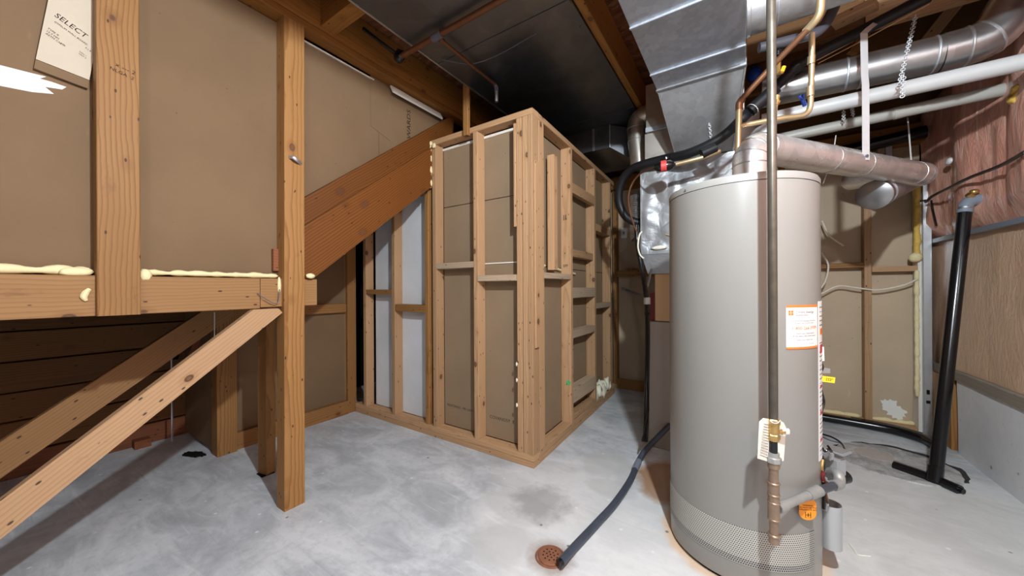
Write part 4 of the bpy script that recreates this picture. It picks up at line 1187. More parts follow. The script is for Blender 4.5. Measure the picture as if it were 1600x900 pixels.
# warning tag, clip and conduit standing off the far side
def side(px, py, Z): return None
pq = [Vector((0.270, 1.924, 0.948)), Vector((0.284, 1.933, 0.948)), Vector((0.286, 1.935, 0.889)), Vector((0.270, 1.924, 0.889))]
add('paper_flap', pq + [p + Vector((0.0006, 0.0008, 0)) for p in pq], BOXF, M['label'], wh)
mwc = frame((0.272, 1.937, 0.836), (0.8358, 0.549, -0.03), (0, 0, 1))
slab('grey_clip', [(0, 0), (0.043, 0.0), (0.043, 0.02), (0, 0.024)], 0.02, mwc, M['steel'], wh)
mwy = frame((0.270, 1.924, 0.804), (0.8358, 0.549, -0.13), (0.1, 0.05, 1))
slab('yellow_tag', [(0, 0), (0.062, 0), (0.062, 0.024), (0, 0.024)], 0.002, mwy, M['yellow'], wh)
letters('lettering', '222"', 0.014, mwy @ Matrix.Translation((0.037, -0.0008, 0.012)) @ Matrix.Rotation(math.radians(90), 4, 'X'), M['stamp'], wh, shear=1.2)
tube('black_cable', [(0.274, 1.939, 0.890), (0.279, 1.930, 0.860), (0.270, 1.924, 0.833), (0.276, 1.940, 0.763), (0.285, 1.946, 0.715), (0.274, 1.927, 0.673), (0.267, 1.922, 0.606)], 0.005, M['black'], wh, 8, curve=5)
# gas control valve on the right flank
VB = Vector((0.317, 1.967, 0.446))
vx, vy = Vector((0.83, -0.55, 0)), Vector((0.55, 0.83, 0))
def vbox(name, c, du, dv, dz, m, ch=0.004):
    bm = bmesh.new()
    bmesh.ops.create_cube(bm, size=1)
    for v in bm.verts: v.co = Vector((v.co.x * du, v.co.y * dv, v.co.z * dz))
    bmesh.ops.bevel(bm, geom=bm.edges[:], offset=ch, segments=2, affect='EDGES')
    bm.verts.index_update()
    vs = [v.co.copy() for v in bm.verts]
    fs = [[v.index for v in f.verts] for f in bm.faces]
    bm.free()
    c = Vector(c)
    mw_ = Matrix(((vy.x, -vx.x, 0, c.x), (vy.y, -vx.y, 0, c.y), (0, 0, 1, c.z), (0, 0, 0, 1)))
    return add(name, vs, fs, m, wh, mw=mw_)
VH = Vector((0.317, 2.003, 0.425))
vbox('gas_control', VH, 0.062, 0.075, 0.10, M['valve'])
vbox('control_cap', Vector((0.329, 2.011, 0.499)), 0.075, 0.09, 0.012, M['steel'])
vbox('control_terminal', Vector((0.295, 1.953, 0.492)), 0.03, 0.04, 0.03, M['steel'])
tube('control_knob', [(0.344, 2.009, 0.384), (0.367, 2.036, 0.384)], 0.026, M['black'], wh, 20)
tube('dial_stem', [(0.328, 1.998, 0.384), (0.344, 2.009, 0.384)], 0.016, M['valve'], wh, 16)
for i, (px0, px1, mm) in enumerate(((1289, 1297, 'black'), (1286, 1303, 'black'), (1284, 1292, 'whitewire'))):
    pass
tube('control_wire', [(0.274, 1.903, 0.535), (0.278, 1.882, 0.529), (0.289, 1.889, 0.539), (0.304, 1.911, 0.524), (0.291, 1.914, 0.546)], 0.004, M['black'], wh, 8, curve=4)
tube('control_wire', [(0.271, 1.901, 0.504), (0.276, 1.892, 0.474), (0.273, 1.891, 0.430), (0.278, 1.893, 0.370), (0.275, 1.892, 0.291)], 0.006, M['black'], wh, 8, curve=4)
tube('control_wire', [(0.272, 1.889, 0.493), (0.267, 1.875, 0.461), (0.272, 1.877, 0.430), (0.269, 1.876, 0.409)], 0.006, M['brass'], wh, 8, curve=4)
tube('control_wire', [(0.274, 1.867, 0.454), (0.267, 1.863, 0.436), (0.272, 1.865, 0.418)], 0.007, M['darkred'], wh, 8, curve=4)
tube('pilot_tube', [(0.284, 1.886, 0.409), (0.280, 1.883, 0.363), (0.290, 1.902, 0.315)], 0.005, M['copper'], wh, 8, curve=4)
vbox('burner_plate', Vector((0.275, 1.915, 0.345)), 0.012, 0.03, 0.14, M['valve'], 0.002)
# curled burner access cover: open half sleeve of sheet steel
cc = Vector((0.305, 1.947, 0.296))
cb = Vector((0.305, 1.947, 0.117))
vs, fs = [], []
nseg = 20
for i in range(nseg + 1):
    a = math.radians(-200 + 290 * i / nseg)
    for z, k in ((cc.z, 1.0), (cb.z, 1.0), (cb.z, 0.94), (cc.z, 0.94)):
        vs.append((cc.x + 0.036 * k * math.cos(a), cc.y + 0.036 * k * math.sin(a), z))
for i in range(nseg):
    for k in range(4):
        fs.append((i * 4 + k, i * 4 + (k + 1) % 4, (i + 1) * 4 + (k + 1) % 4, (i + 1) * 4 + k))
fs += [(0, 1, 2, 3), (nseg * 4 + 3, nseg * 4 + 2, nseg * 4 + 1, nseg * 4)]
add('burner_cover', vs, fs, M['valve'], wh, smooth=True, autosmooth=40)
box('burner_leg', cc.x - 0.05, cc.x - 0.03, cc.y, cc.y + 0.02, 0.0, cb.z + 0.02, M['rust'], wh)

# ------------------------------------------------------------------ gas pipe in front of the heater
gp = thing('gas_pipe', 'long bronze grey gas drop pipe with brass valve in front of the water heater', 'pipe', (0.098, 1.562, 0.281))
gx_, gy_ = 0.0915, 1.5565
def gz(py): return 1.2 - (py - 450) / 547 * 1.25 - 0.0
def gseg(name, y0, y1, r, m, n=16):
    return tube(name, [(gx_, gy_, gz(y1)), (gx_, gy_, gz(y0))], r, m, gp, n)
gseg('riser', -318, 655, 0.0145, M['iron'], 20)
gseg('valve_body', 658, 676, 0.0185, M['brass'])
ring('valve_hex', (gx_, gy_, gz(661)), (0, 0, 1), 0.0205, 0.022, M['brass'], gp, 6)
ring('valve_hex', (gx_, gy_, gz(684)), (0, 0, 1), 0.0205, 0.020, M['brass'], gp, 6)
gseg('valve_body', 674, 690, 0.0175, M['brass'])
rv_ = Vector((rgt.x, rgt.y, 0))
gc = Vector((gx_, gy_, gz(677)))
tube('valve_stem', [gc, gc + rv_ * 0.040], 0.008, M['brass'], gp, 10)
tube('valve_handle', [gc + rv_ * 0.030, gc + rv_ * 0.054], 0.0115, M['tagpaper'], gp, 10, flat=0.6)
gseg('nipple', 690, 712, 0.0125, M['black'])
gseg('union_nut', 709, 716, 0.018, M['greypipe'])
ring('union_nut', (gx_, gy_, gz(720)), (0, 0, 1), 0.024, 0.022, M['greypipe'], gp, 8)
gseg('union_tail', 725, 733, 0.0185, M['ironf'])
gseg('nipple', 730, 756, 0.0145, M['ironf'])
for y0 in (757, 775, 787, 838):
    ring('fitting_rim', (gx_, gy_, gz(y0)), (0, 0, 1), 0.0195, 0.010, M['ironf'], gp)
gseg('coupling', 757, 787, 0.0175, M['ironf'])
gseg('tee', 786, 812, 0.0185, M['ironf'])
ring('fitting_rim', (gx_, gy_, gz(813)), (0, 0, 1), 0.0195, 0.010, M['ironf'], gp)
gseg('drip_leg', 812, 838, 0.0135, M['ironf'])
gseg('drip_cap', 838, 850, 0.0165, M['ironf'])
t0, t1, t2 = Vector((0.103, 1.563, 0.409)), Vector((0.235, 1.751, 0.418)), Vector((0.322, 1.893, 0.407))
tube('tee_arm', [t0, t0.lerp(t1, 0.18)], 0.018, M['greypipe'], gp, 16)
tube('branch', [t0, t1], 0.0145, M['greypipe'], gp, 16)
tube('branch_coupling', [t0.lerp(t1, .76), t0.lerp(t1, 1.06)], [0.018, 0.020], M['greypipe'], gp, 16)
tube('branch', [t1, t2], 0.0145, M['greyabs'], gp, 16)
eb = fillet_path([t1.lerp(t2, 0.75), t2 + (t2 - t1) * 0.05, Vector((0.326, 1.925, 0.438)), Vector((0.308, 1.961, 0.419))], 0.03, 6)
tube('branch_elbow', eb, 0.0195, M['greypipe'], gp, 16)
otg = thing('orange_tag', 'orange warning tag hanging under the horizontal gas branch pipe', 'tag', (0.206, 1.732, 0.347))
oc = Vector((0.206, 1.732, 0.347))
pts = []
for i in range(20):
    a = math.pi + math.pi * i / 19
    pts.append((0.030 * math.cos(a), -0.012 + 0.026 * math.sin(a)))
pts += [(0.030, 0.028), (0.022, 0.040), (-0.024, 0.030), (-0.030, 0.022)]
mwo = frame(oc, rv_ + Vector((0.25, 0, 0)), (0, 0, 1))
slab('tag_card', pts, 0.0012, mwo, M['tagorange'], otg)
mwl = mwo @ Matrix.Translation((0.0, -0.0006, 0)) @ Matrix.Rotation(math.radians(90), 4, 'X')
for k, tx in enumerate(('WARNING', 'DO NOT USE THIS', 'APPLIANCE IF WET')):
    letters('lettering', tx, 0.0075, mwl @ Matrix.Translation((0, 0.018 - 0.0085 * k, 0)), M['stamp'], otg)
for px_, w_, h_ in ((-0.008, 0.002, 0.022), (0.010, 0.002, 0.022), (0.001, 0.018, 0.002), (0.001, 0.003, 0.014)):
    add('lettering', [(px_ - w_ / 2, -h_ / 2 - 0.018, 0), (px_ + w_ / 2, -h_ / 2 - 0.018, 0), (px_ + w_ / 2, h_ / 2 - 0.018, 0), (px_ - w_ / 2, h_ / 2 - 0.018, 0)], [(0, 1, 2, 3)], M['stamp'], otg, mw=mwl)
ptg = thing('paper_tag', 'folded cream paper instruction tag hung on the brass gas valve', 'tag', (0.068, 1.504, 0.660))
lf = [Vector((0.048, 1.509, 0.724)), Vector((0.060, 1.517, 0.737)), Vector((0.082, 1.555, 0.725)), Vector((0.075, 1.551, 0.573)), Vector((0.042, 1.493, 0.600))]
nv = Vector((0.5, -0.8, 0)) * 0.0015
add('tag_leaf', lf + [p + nv for p in lf], [(0, 1, 2, 3, 4), (9, 8, 7, 6, 5), (0, 1, 6, 5), (1, 2, 7, 6), (2, 3, 8, 7), (3, 4, 9, 8), (4, 0, 5, 9)], M['tagpaper'], ptg)
rf = [Vector((0.114, 1.594, 0.714)), Vector((0.124, 1.607, 0.705)), Vector((0.132, 1.618, 0.685)), Vector((0.124, 1.613, 0.563)), Vector((0.082, 1.573, 0.564)), Vector((0.082, 1.574, 0.615))]
add('tag_leaf', rf + [p + nv for p in rf], [(0, 1, 2, 3, 4, 5), (11, 10, 9, 8, 7, 6)] + [(i, (i + 1) % 6, 6 + (i + 1) % 6, 6 + i) for i in range(6)], M['tagpaper'], ptg)
for k in range(13):
    f_ = 0.14 + 0.064 * k
    a_1 = lf[1].lerp(lf[4], f_ * 0.98).lerp(lf[2].lerp(lf[3], f_), 0.18) + nv * 1.6
    a_2 = lf[2].lerp(lf[3], f_).lerp(lf[1].lerp(lf[4], f_), 0.12) + nv * 1.6
    tube('print_line', [a_1, a_2], 0.0007, M['ink'], ptg, 4)
tube('tag_tie', [(0.080, 1.530, 0.728), (0.089, 1.528, 0.722), (0.102, 1.537, 0.721), (0.111, 1.557, 0.726)], 0.002, M['whitewire'], ptg, 6, curve=4)

# ------------------------------------------------------------------ flue, strap, capped stub
fl = thing('flue_pipe', 'shiny aluminium flue pipe running from the heater top to the far corner', 'pipe', (0.034, 1.985, 1.66))
f0 = Vector((0.034, 1.985, 1.672))
f1 = Vector((0.034, 1.985, 1.858))
f2 = Vector((0.906, 3.228, 1.907))
eb1 = fillet_path([f0, f1, f1 + (f2 - f1).normalized() * 0.2], 0.12, 8)
tube('elbow', eb1, 0.0715, M['pinkmetal'], fl, 32)
for i in (1, 3, 5, 7, 9):
    ring('gore_seam', eb1[i], Vector(eb1[i + 1]) - Vector(eb1[i - 1]), 0.0735, 0.007, M['bright'], fl, 32)
fd_ = (f2 - f1).normalized()
tube('straight_run', [f1 + fd_ * 0.13, f2], 0.070, M['pinkmetal'], fl, 32)
L_ = (f2 - f1).length
for t in (0.40, 0.60):
    ring('band', f1 + fd_ * (L_ * t), fd_, 0.0725, 0.007, M['bright'], fl, 32)
e3 = fillet_path([f2 - fd_ * 0.02, f2 + fd_ * 0.13, f2 + fd_ * 0.02 + Vector((-0.02, 0.34, 0.10)), f2 + Vector((-0.15, 0.72, 0.16))], 0.11, 8)
tube('far_elbow', e3, 0.0715, M['pinkmetal'], fl, 32)
for i in (0, 2, 4, 6):
    q = e3[i + 1]
    ring('gore_seam', q, Vector(e3[i + 2]) - Vector(e3[i]), 0.0735, 0.007, M['bright'], fl, 32)
cp = thing('capped_duct_stub', 'short capped silver duct stub poking out below the flue pipe', 'duct', (0.666, 2.950, 1.745))
c0, c1 = Vector((0.681, 3.020, 1.758)), Vector((1.095, 3.854, 2.027))
cd_ = (c1 - c0).normalized()
tube('stub_body', [c0, c1], 0.082, M['bright'], cp, 32)
tube('end_cap', [c0 - cd_ * 0.006, c0 - cd_ * 0.002, c0 + cd_ * 0.03], [0.080, 0.086, 0.086], M['round'], cp, 32)
ring('crimp', c0 + cd_ * 0.07, cd_, 0.085, 0.01, M['duct'], cp, 32)
ring('crimp', c0 + cd_ * 0.09, cd_, 0.085, 0.01, M['duct'], cp, 32)

sp = thing('hanger_strap', 'flat galvanised strap hanging from the joist to the flue pipe', 'strap', (0.571, 2.684, 1.895))
s0, s1, s2 = Vector((0.574, 2.614, 2.578)), Vector((0.546, 2.578, 2.540)), Vector((0.558, 2.610, 1.876))
def ribbon(name, P, w, m, parent, side_):
    vs, fs = [], []
    s_ = Vector(side_).normalized()
    th = Vector((-s_.y, s_.x, 0)) * 0.0012
    for p in P:
        p = Vector(p)
        vs += [p - s_ * w / 2 - th, p + s_ * w / 2 - th, p + s_ * w / 2 + th, p - s_ * w / 2 + th]
    for i in range(len(P) - 1):
        for k in range(4): fs.append((i * 4 + k, i * 4 + (k + 1) % 4, i * 4 + 4 + (k + 1) % 4, i * 4 + 4 + k))
    n_ = len(vs)
    fs += [(0, 1, 2, 3), (n_ - 1, n_ - 2, n_ - 3, n_ - 4)]
    return add(name, vs, fs, m, parent)
ribbon('strap_band', [Vector((0.693, 2.764, 2.713)), s0, s1, s1.lerp(s2, .33), s1.lerp(s2, .4) + Vector((0.003, 0, 0)), s2], 0.038, M['strap'], sp, (0.8358, 0.549, 0))
tube('strap_screw', [s2 + Vector((0, 0, 0.02)), s2 + Vector((0.006, -0.006, 0.02))], 0.008, M['ink'], sp, 8)
tag(tube('hanger_wire', [(0.934, 3.425, 2.329), (0.921, 3.357, 2.217), (0.873, 3.146, 1.950)], 0.004, M['whitewire'], None, 6), 'thin pale hanger wire holding the far end of the flue pipe', 'wire')
tag(tube('tie_wire', [(0.475, 2.824, 2.104), (0.443, 2.684, 1.987), (0.404, 2.635, 1.842), (0.380, 2.583, 1.772)], 0.003, M['whitewire'], None, 6), 'thin tie wire crossing the middle of the flue pipe', 'wire')

# ------------------------------------------------------------------ white plastic vent pipes
pa = thing('white_vent_pipe', 'thicker white plastic vent pipe, the upper of two sloping above the flue', 'pipe', (0.7, 2.75, 2.26))
tube('pipe_body', [(0.110, 2.750, 2.260), (1.206, 2.750, 2.270)], 0.040, M['pvc'], pa, 24)
tube('coupling', [(0.306, 2.750, 2.262), (0.348, 2.750, 2.262)], 0.0425, M['pvc'], pa, 24)
pb = thing('ivory_vent_pipe', 'thinner ivory plastic vent pipe, the lower of two, ending at the insulation', 'pipe', (0.7, 3.3, 2.33))
tube('pipe_body', [(0.049, 3.300, 2.304), (1.328, 3.300, 2.349)], 0.036, M['pvcold'], pb, 24)
tube('coupling', [(0.836, 3.300, 2.330), (0.883, 3.300, 2.334)], 0.0385, M['pvcold'], pb, 24)
blob('entry_foam', Vector((1.250, 3.080, 2.214)), 0.045, M['foamy'], pb, (0.7, 1, 0.9), 6, 3, 0.5)
blob('entry_foam', Vector((1.236, 3.060, 2.254)), 0.028, M['foamy'], pb, (0.7, 1.2, 0.7), 9, 3, 0.5)
el3 = fillet_path([(0.091, 2.620, 2.045), (0.091, 2.620, 2.123), (0.154, 2.620, 2.135)], 0.05, 6)
tag(tube('plastic_elbow', el3, 0.055, M['pvc'], None, 24), 'white plastic elbow behind the flue elbow on top of the heater', 'pipe')
tag(tube('rear_drain_pipe', [(0.581, 4.120, 2.351), (0.869, 4.120, 2.383), (1.220, 4.120, 2.420)], 0.05, M['black'], None, 18), 'black plastic pipe crossing the back wall behind the flue', 'pipe')

# chains: interlocking oval links
def chain(name, label, p0, p1, n_, parent_thing=None):
    p0, p1 = Vector(p0), Vector(p1)
    d = (p1 - p0) / n_
    dn = d.normalized()
    a_ = dn.cross(Vector((0.3, 0.9, 0.1))).normalized()
    b_2 = dn.cross(a_)
    vs, fs = [], []
    for i in range(n_):
        c = p0 + d * (i + 0.5)
        s_ = a_ if i % 2 else b_2
        P = []
        for k in range(8):
            an = 2 * math.pi * k / 8
            P.append(c + dn * (d.length * 0.72 * math.cos(an)) + s_ * (0.0085 * math.sin(an)))
        P.append(P[0])
        v_, f_ = sweep(P, 0.0023, 5, False)
        o_ = len(vs)
        vs += v_
        fs += [tuple(q + o_ for q in ff) for ff in f_]
    return tag(add(name, vs, fs, M['strap'], None, smooth=True), label, 'chain')
chain('hanging_chain', 'twisted steel chain hanging from the joist over the round duct', (0.778, 2.737, 2.637), (0.680, 2.600, 2.233), 30)
chain('hanging_chain', 'short lower chain end looped at the upper white vent pipe', (0.696, 2.599, 2.279), (0.682, 2.566, 2.154), 10)
chain('hanging_chain', 'short steel chain hanging in front of the sloping duct drop by the hose', (-0.170, 2.551, 2.239), (-0.160, 2.661, 2.098), 13)
chain('hanging_chain', 'left one of two thin dark chains dangling behind the white vent pipes', (0.575, 3.189, 2.383), (0.575, 3.189, 2.310), 7)
chain('hanging_chain', 'right one of two thin dark chains around the ivory vent pipe', (0.622, 3.220, 2.400), (0.629, 3.225, 2.339), 7)

# ------------------------------------------------------------------ water pipes above the heater
cw = thing('cold_water_pipe', 'gold and brown copper water pipe bending down to the heater top', 'pipe', (-0.014, 1.977, 1.741))
tube('vertical_run', [(-0.016, 1.975, 1.729), (-0.013, 1.977, 1.832), (-0.007, 1.981, 2.059)], 0.0135, M['bronze'], cw, 14)
tube('diagonal_run', fillet_path([(-0.007, 1.981, 2.056), (-0.005, 1.983, 2.080), (0.113, 1.941, 2.178), (0.231, 1.874, 2.257)], 0.02), 0.0125, M['copper'], cw, 14)
tube('upper_run', fillet_path([(0.223, 1.882, 2.254), (0.265, 1.849, 2.279), (0.266, 1.826, 2.364), (0.267, 1.802, 2.487)], 0.05, 8), 0.0145, M['bronze'], cw, 16)
tube('elbow', fillet_path([(-0.007, 1.981, 2.038), (-0.007, 1.981, 2.071), (0.008, 1.974, 2.087)], 0.015, 4), 0.0155, M['copper'], cw, 14)
hw = thing('hot_water_pipe', 'copper pipe dropping from the ceiling then turning left across the white vent', 'pipe', (0.269, 2.091, 2.012))
tube('run', fillet_path([(0.266, 2.041, 2.328), (0.267, 2.066, 2.175), (0.264, 2.088, 1.983), (0.133, 2.014, 1.971), (-0.003, 1.978, 1.960)], 0.05, 8), 0.0115, M['bronze'], hw, 14)
tube('fitting', [(0.265, 2.053, 2.232), (0.264, 2.058, 2.201)], 0.0145, M['bronze'], hw, 14)
tube('fitting', [(0.262, 2.069, 2.106), (0.263, 2.075, 2.065)], 0.0145, M['bronze'], hw, 14)
tn = thing('thin_brass_pipe', 'thin brass capillary pipe with a small valve beside the gas riser', 'pipe', (0.121, 1.874, 1.880))
tube('run', [(0.133, 1.942, 2.038), (0.128, 1.939, 1.987), (0.123, 1.935, 1.848)], 0.007, M['bronze'], tn, 10)
tube('valve_body', [(0.133, 1.942, 2.044), (0.128, 1.939, 2.004)], 0.0115, M['brass'], tn, 12)
tube('top_nut', [(0.133, 1.942, 2.021), (0.128, 1.939, 2.010)], 0.014, M['brass'], tn, 8)
tag(tube('grey_drain_pipe', fillet_path([(0.082, 2.148, 2.396), (0.172, 2.195, 2.414), (0.275, 2.239, 2.431), (0.340, 2.257, 2.441), (0.366, 2.274, 2.485), (0.381, 2.308, 2.575)], 0.05, 6), [0.022] * 24 + [0.022] * 6, M['greyabs'], None, 16) if False else tube('grey_drain_pipe', fillet_path([(0.079, 2.205, 2.427), (0.175, 2.233, 2.435), (0.337, 2.303, 2.464), (0.388, 2.337, 2.585)], 0.09, 8), 0.024, M['greyabs'], None, 18), 'dark grey plastic drain pipe with an elbow under the round ceiling duct', 'pipe')
tag(tube('black_drain_pipe', fillet_path([(0.106, 2.223, 2.437), (0.161, 2.260, 2.450), (0.161, 2.259, 2.384)], 0.02, 4), 0.02, M['black'], None, 14), 'short black tee hanging from the grey drain pipe', 'pipe')
bh = thing('blue_valve_handle', 'small blue forked valve handle beside the copper pipe', 'valve', (0.255, 2.261, 2.136))
tube('fork', [(0.244, 2.254, 2.152), (0.257, 2.263, 2.133), (0.260, 2.265, 2.159)], 0.006, M['blue'], bh, 8)
tube('stem', [(0.257, 2.263, 2.136), (0.269, 2.283, 2.109)], 0.010, M['blue'], bh, 8)
yh = thing('yellow_valve_handle', 'small yellow lever handle behind the gas riser', 'valve', (0.178, 2.247, 2.306))
tube('lever', [(0.184, 2.250, 2.319), (0.175, 2.245, 2.293)], 0.009, M['yhandle'], yh, 8, flat=0.7)
tube('stem', [(0.175, 2.245, 2.293), (0.161, 2.259, 2.292), (0.161, 2.259, 2.377)], 0.012, M['brass'], yh, 8)
tag(blob('expansion_tank', Vector((0.090, 3.349, 2.869)), 0.05, M['blue'], None, (1, 1, 1.25), 2, 3, 0.02), 'blue rounded tank in the dark gap right of the duct drop', 'tank')
tag(board('short_block', (0.454, 2.752, 2.735), (0.618, 2.679, 2.735), 0.04, 0.085, (0, 0, 1), M['pine']), 'short pale wood block nailed between joists beside the grey drain pipe', 'block')
for a_b in (((0.810, 2.681, 2.660), (0.565, 2.725, 2.600), (0.371, 2.713, 2.530), 'upper tan control wire strung along the black insulated hose'), ((0.817, 2.705, 2.660), (0.572, 2.750, 2.590), (0.382, 2.730, 2.520), 'lower of two tan control wires strung along the black insulated hose')):
    tag(tube('line_wire', list(a_b[:3]), 0.003, M['coil'], None, 6, curve=4), a_b[3], 'wire', 'wires along the insulated hose')

# ------------------------------------------------------------------ sump corner: lid, black discharge pipe, floor pipe, cables
sm = thing('sump_patch', 'round patched concrete sump cover with a broken rim on the floor', 'sump cover', (0.86, 3.40, 0.0))
def ragged(name, cx, cy, rx, ry, z0, z1, m, parent, seed, n=48, amp=0.10, rotd=0.0):
    vs = []
    for k, (z, q) in enumerate(((z0, 1.02), (z1, 1.0))):
        for i in range(n):
            a = 2 * math.pi * i / n
            r_ = q * (1 + amp * noise.noise(Vector((math.cos(a) * 2, math.sin(a) * 2, seed))) + amp * .4 * noise.noise(Vector((math.cos(a) * 9, math.sin(a) * 9, seed))))
            u, v = rx * r_ * math.cos(a), ry * r_ * math.sin(a)
            cr, sr = math.cos(rotd), math.sin(rotd)
            vs.append((cx + u * cr - v * sr, cy + u * sr + v * cr, z))
    fs = [tuple(range(n, 2 * n)), tuple(range(n - 1, -1, -1))] + [(i, (i + 1) % n, n + (i + 1) % n, n + i) for i in range(n)]
    return add(name, vs, fs, m, parent)
ragged('rim_crack', 0.884, 3.448, 0.302, 0.302, 0.0, 0.003, M['rubble'], sm, 6.0, amp=0.13)
ragged('cover_disc', 0.862, 3.412, 0.292, 0.292, 0.0, 0.007, M['sump'], sm, 2.0, amp=0.06)
ragged('inner_disc', 0.775, 3.48, 0.10, 0.10, 0.0, 0.010, M['pinkcement'], sm, 5.0, amp=0.04)
dp = thing('sump_discharge_pipe', 'tall black plastic discharge pipe leaning from the sump to the insulated wall', 'pipe', (0.964, 3.173, 0.030))
q0, q1 = Vector((0.974, 3.180, 0.030)), Vector((1.200, 3.478, 1.694))
tube('standpipe', [q0, q1], 0.0315, M['black'], dp, 24)
tube('foot_pipe', [(0.832, 3.303, 0.020), (0.970, 3.195, 0.022), (1.046, 3.103, 0.020)], 0.028, M['black'], dp, 20, curve=3)
tube('foot_tip', [(1.046, 3.111, 0.020), (1.058, 3.095, 0.020)], 0.014, M['black'], dp, 12)
ring('foot_tee', q0 + Vector((0, 0, 0.03)), q1 - q0, 0.035, 0.09, M['black'], dp, 24)
tube('top_elbow', fillet_path([q1 - (q1 - q0).normalized() * 0.03, q1 + Vector((0.01, 0.01, 0.05)), q1 + Vector((0.12, 0.03, 0.06))], 0.05, 6), 0.034, M['greyelbow'], dp, 20)
ring('hose_clamp', q1, q1 - q0, 0.036, 0.016, M['bright'], dp, 20)
tube('brass_tap', [q1 + Vector((0.01, -0.01, 0.09)), q1 + Vector((0.03, 0.0, 0.07))], 0.018, M['brass'], dp, 10)
blob('brass_tap', q1 + Vector((0.03, -0.02, 0.10)), 0.022, M['brass'], dp, (1, 1, .8), 2)
fpz = [(0.528, 4.120, -0.008), (0.777, 4.100, 0.028), (1.014, 4.050, 0.057), (1.142, 3.950, 0.074), (1.180, 3.840, 0.079)]
fpz = [(p[0], p[1], 0.038) for p in fpz]
tag(tube('floor_drain_pipe', fpz, 0.034, M['black'], None, 18, curve=5), 'black plastic pipe lying on the floor along the back wall', 'pipe')
tag(tube('floor_drain_pipe', [(p[0] + 0.01, p[1] + 0.065, 0.034) for p in fpz[1:4]], 0.03, M['black'], None, 16, curve=5), 'second black pipe half hidden behind the one along the back wall', 'pipe')
tag(tube('floor_cable', [(0.535, 3.741, 0.006), (0.591, 3.705, 0.006), (0.626, 3.605, 0.006), (0.621, 3.440, 0.006)], 0.006, M['black'], None, 8, curve=5), 'black cable curling over the floor from heater to sump cover', 'cable', 'floor cables by the sump')
tag(tube('floor_cable', [(0.526, 3.683, 0.004), (0.567, 3.626, 0.004), (0.619, 3.605, 0.004)], 0.004, M['ink'], None, 8, curve=5), 'thinner dark cable lying beside the black one near the sump cover', 'cable')
tag(tube('floor_string', [(0.412, 2.221, 0.003), (0.421, 2.174, 0.003), (0.428, 2.147, 0.003), (0.471, 2.166, 0.003)], 0.0025, M['tagpaper'], None, 6, curve=3), 'short cream string lying on the floor right of the heater', 'string')

# cables on the walls
wc = thing('wall_cable', 'black cable stapled across the pink insulation film on the right', 'cable', (1.2, 3.7, 1.87))
wp = [(1.20, 2.9, 1.875), (1.215, 3.15, 1.872), (1.20, 3.40, 1.878), (1.19, 3.62, 1.872), (1.19, 3.9, 1.868), (1.215, 4.10, 1.86)]
tube('cable', wp, 0.010, M['black'], wc, 8, curve=6)
tube('tail', [(1.225, 4.04, 1.862), (1.235, 4.05, 1.80), (1.24, 4.03, 1.72), (1.255, 4.05, 1.66)], 0.006, M['black'], wc, 8, curve=5)
tube('upper_tail', [(1.215, 4.11, 1.875), (1.20, 4.2, 1.89)], 0.008, M['black'], wc, 8)
tag(blob('plastic_disc', Vector((1.225, 3.759, 2.078)), 0.03, M['label'], None, (0.5, 1.3, 0.8), 4), 'small white oval plastic disc stuck on the pink insulation', 'disc')
for nm, lab, P in (('white_cable', 'long white cable bowing down beside the right edge of the heater', [(0.601, 4.150, 1.788), (0.652, 4.150, 1.652), (0.753, 4.200, 1.558)]),
                   ('white_cable', 'pair of white cable loops hanging under the left back rail', [(0.599, 4.150, 1.501), (0.638, 4.120, 1.389), (0.620, 4.120, 1.254), (0.587, 4.100, 1.186)]),
                   ('white_cable', 'white cable swagged under the rail across the back stud', [(0.594, 4.150, 1.134), (0.712, 4.170, 1.202), (0.836, 4.170, 1.184), (0.961, 4.170, 1.168), (1.103, 4.170, 1.204), (1.181, 4.140, 1.255)])):
    tag(tube(nm, P, 0.007, M['wire'], None, 8, curve=6), lab, 'cable')
sw = thing('switch_box', 'white electrical switch box with a wire on the dark back wall', 'switch', (-1.19, 4.26, 1.84))
sx = (-1.183, 4.260, 1.855)
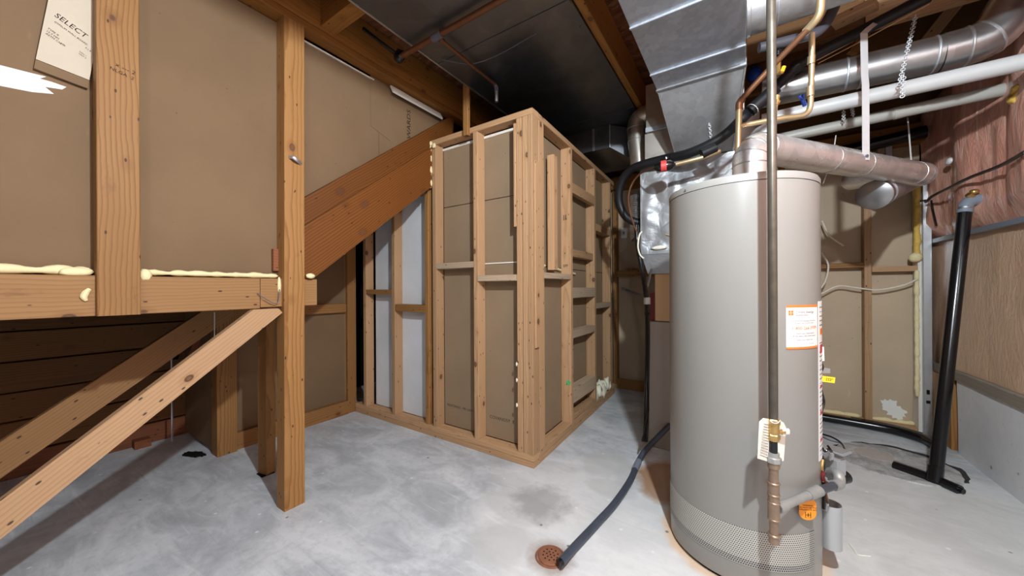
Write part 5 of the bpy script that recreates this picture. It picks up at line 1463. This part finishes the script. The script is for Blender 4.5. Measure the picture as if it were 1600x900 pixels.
box('switch_plate', sx[0] - 0.035, sx[0] + 0.035, 4.255, 4.284, sx[2] - 0.065, sx[2] + 0.065, M['label'], sw, 0.004)
box('toggle', sx[0] - 0.006, sx[0] + 0.006, 4.245, 4.256, sx[2] - 0.015, sx[2] + 0.015, M['ink'], sw)
tube('lead', [(sx[0] + 0.01, 4.27, sx[2] - 0.065), (sx[0] + 0.03, 4.26, sx[2] - 0.12), (sx[0] + 0.02, 4.26, sx[2] - 0.18), (sx[0] - 0.04, 4.26, sx[2] - 0.22)], 0.005, M['whitewire'], sw, 8, curve=5)
tag(tube('grey_conduit', [(-1.198, 4.220, 1.193), (-1.069, 4.100, 1.156), (-0.664, 3.000, 1.121)], 0.012, M['greyelbow'], None, 10, curve=4), 'dark conduit running from the back wall to the furnace corner', 'conduit')

# under-stair odds and ends
tag(tube('pull_string', [(-2.700, 0.791, 1.061), (-2.700, 0.790, 0.857)], 0.003, M['whitewire'], None, 6), 'thin white string hanging under the landing behind the front brace', 'string')
tag(tube('steel_rod', [(-3.600, 0.796, 0.682), (-3.600, 0.797, 0.054)], 0.006, M['steel'], None, 6), 'thin steel rod standing under the stair landing', 'rod')
cb_ = thing('scrap_bracket', 'dark angled metal scrap on the plank wall under the landing', 'bracket', (-3.800, 0.811, 0.734))
tube('arm', [(-3.800, 0.760, 0.767), (-3.800, 0.796, 0.676)], 0.025, M['redbrown'], cb_, 8)
tube('foot', [(-3.800, 0.789, 0.677), (-3.800, 0.878, 0.662)], 0.025, M['dark'], cb_, 8)
tag(ragged('floor_debris', *(-3.329, 0.853, 0.000)[:2], 0.085, 0.03, 0.0, 0.012, M['dark'], None, 3.0, amp=0.5, rotd=0.4), 'small dark scrap of debris on the floor by the understair post', 'debris')
bx = (-4.003, 0.685, 0.000)
tag(lum('scrap_timber', bx[0] - 0.25, bx[0] + 0.2, bx[1] - 0.05, bx[1] + 0.04, 0.0, 0.06, M['redbrown']), 'dark timber offcut lying on the floor under the landing', 'timber')
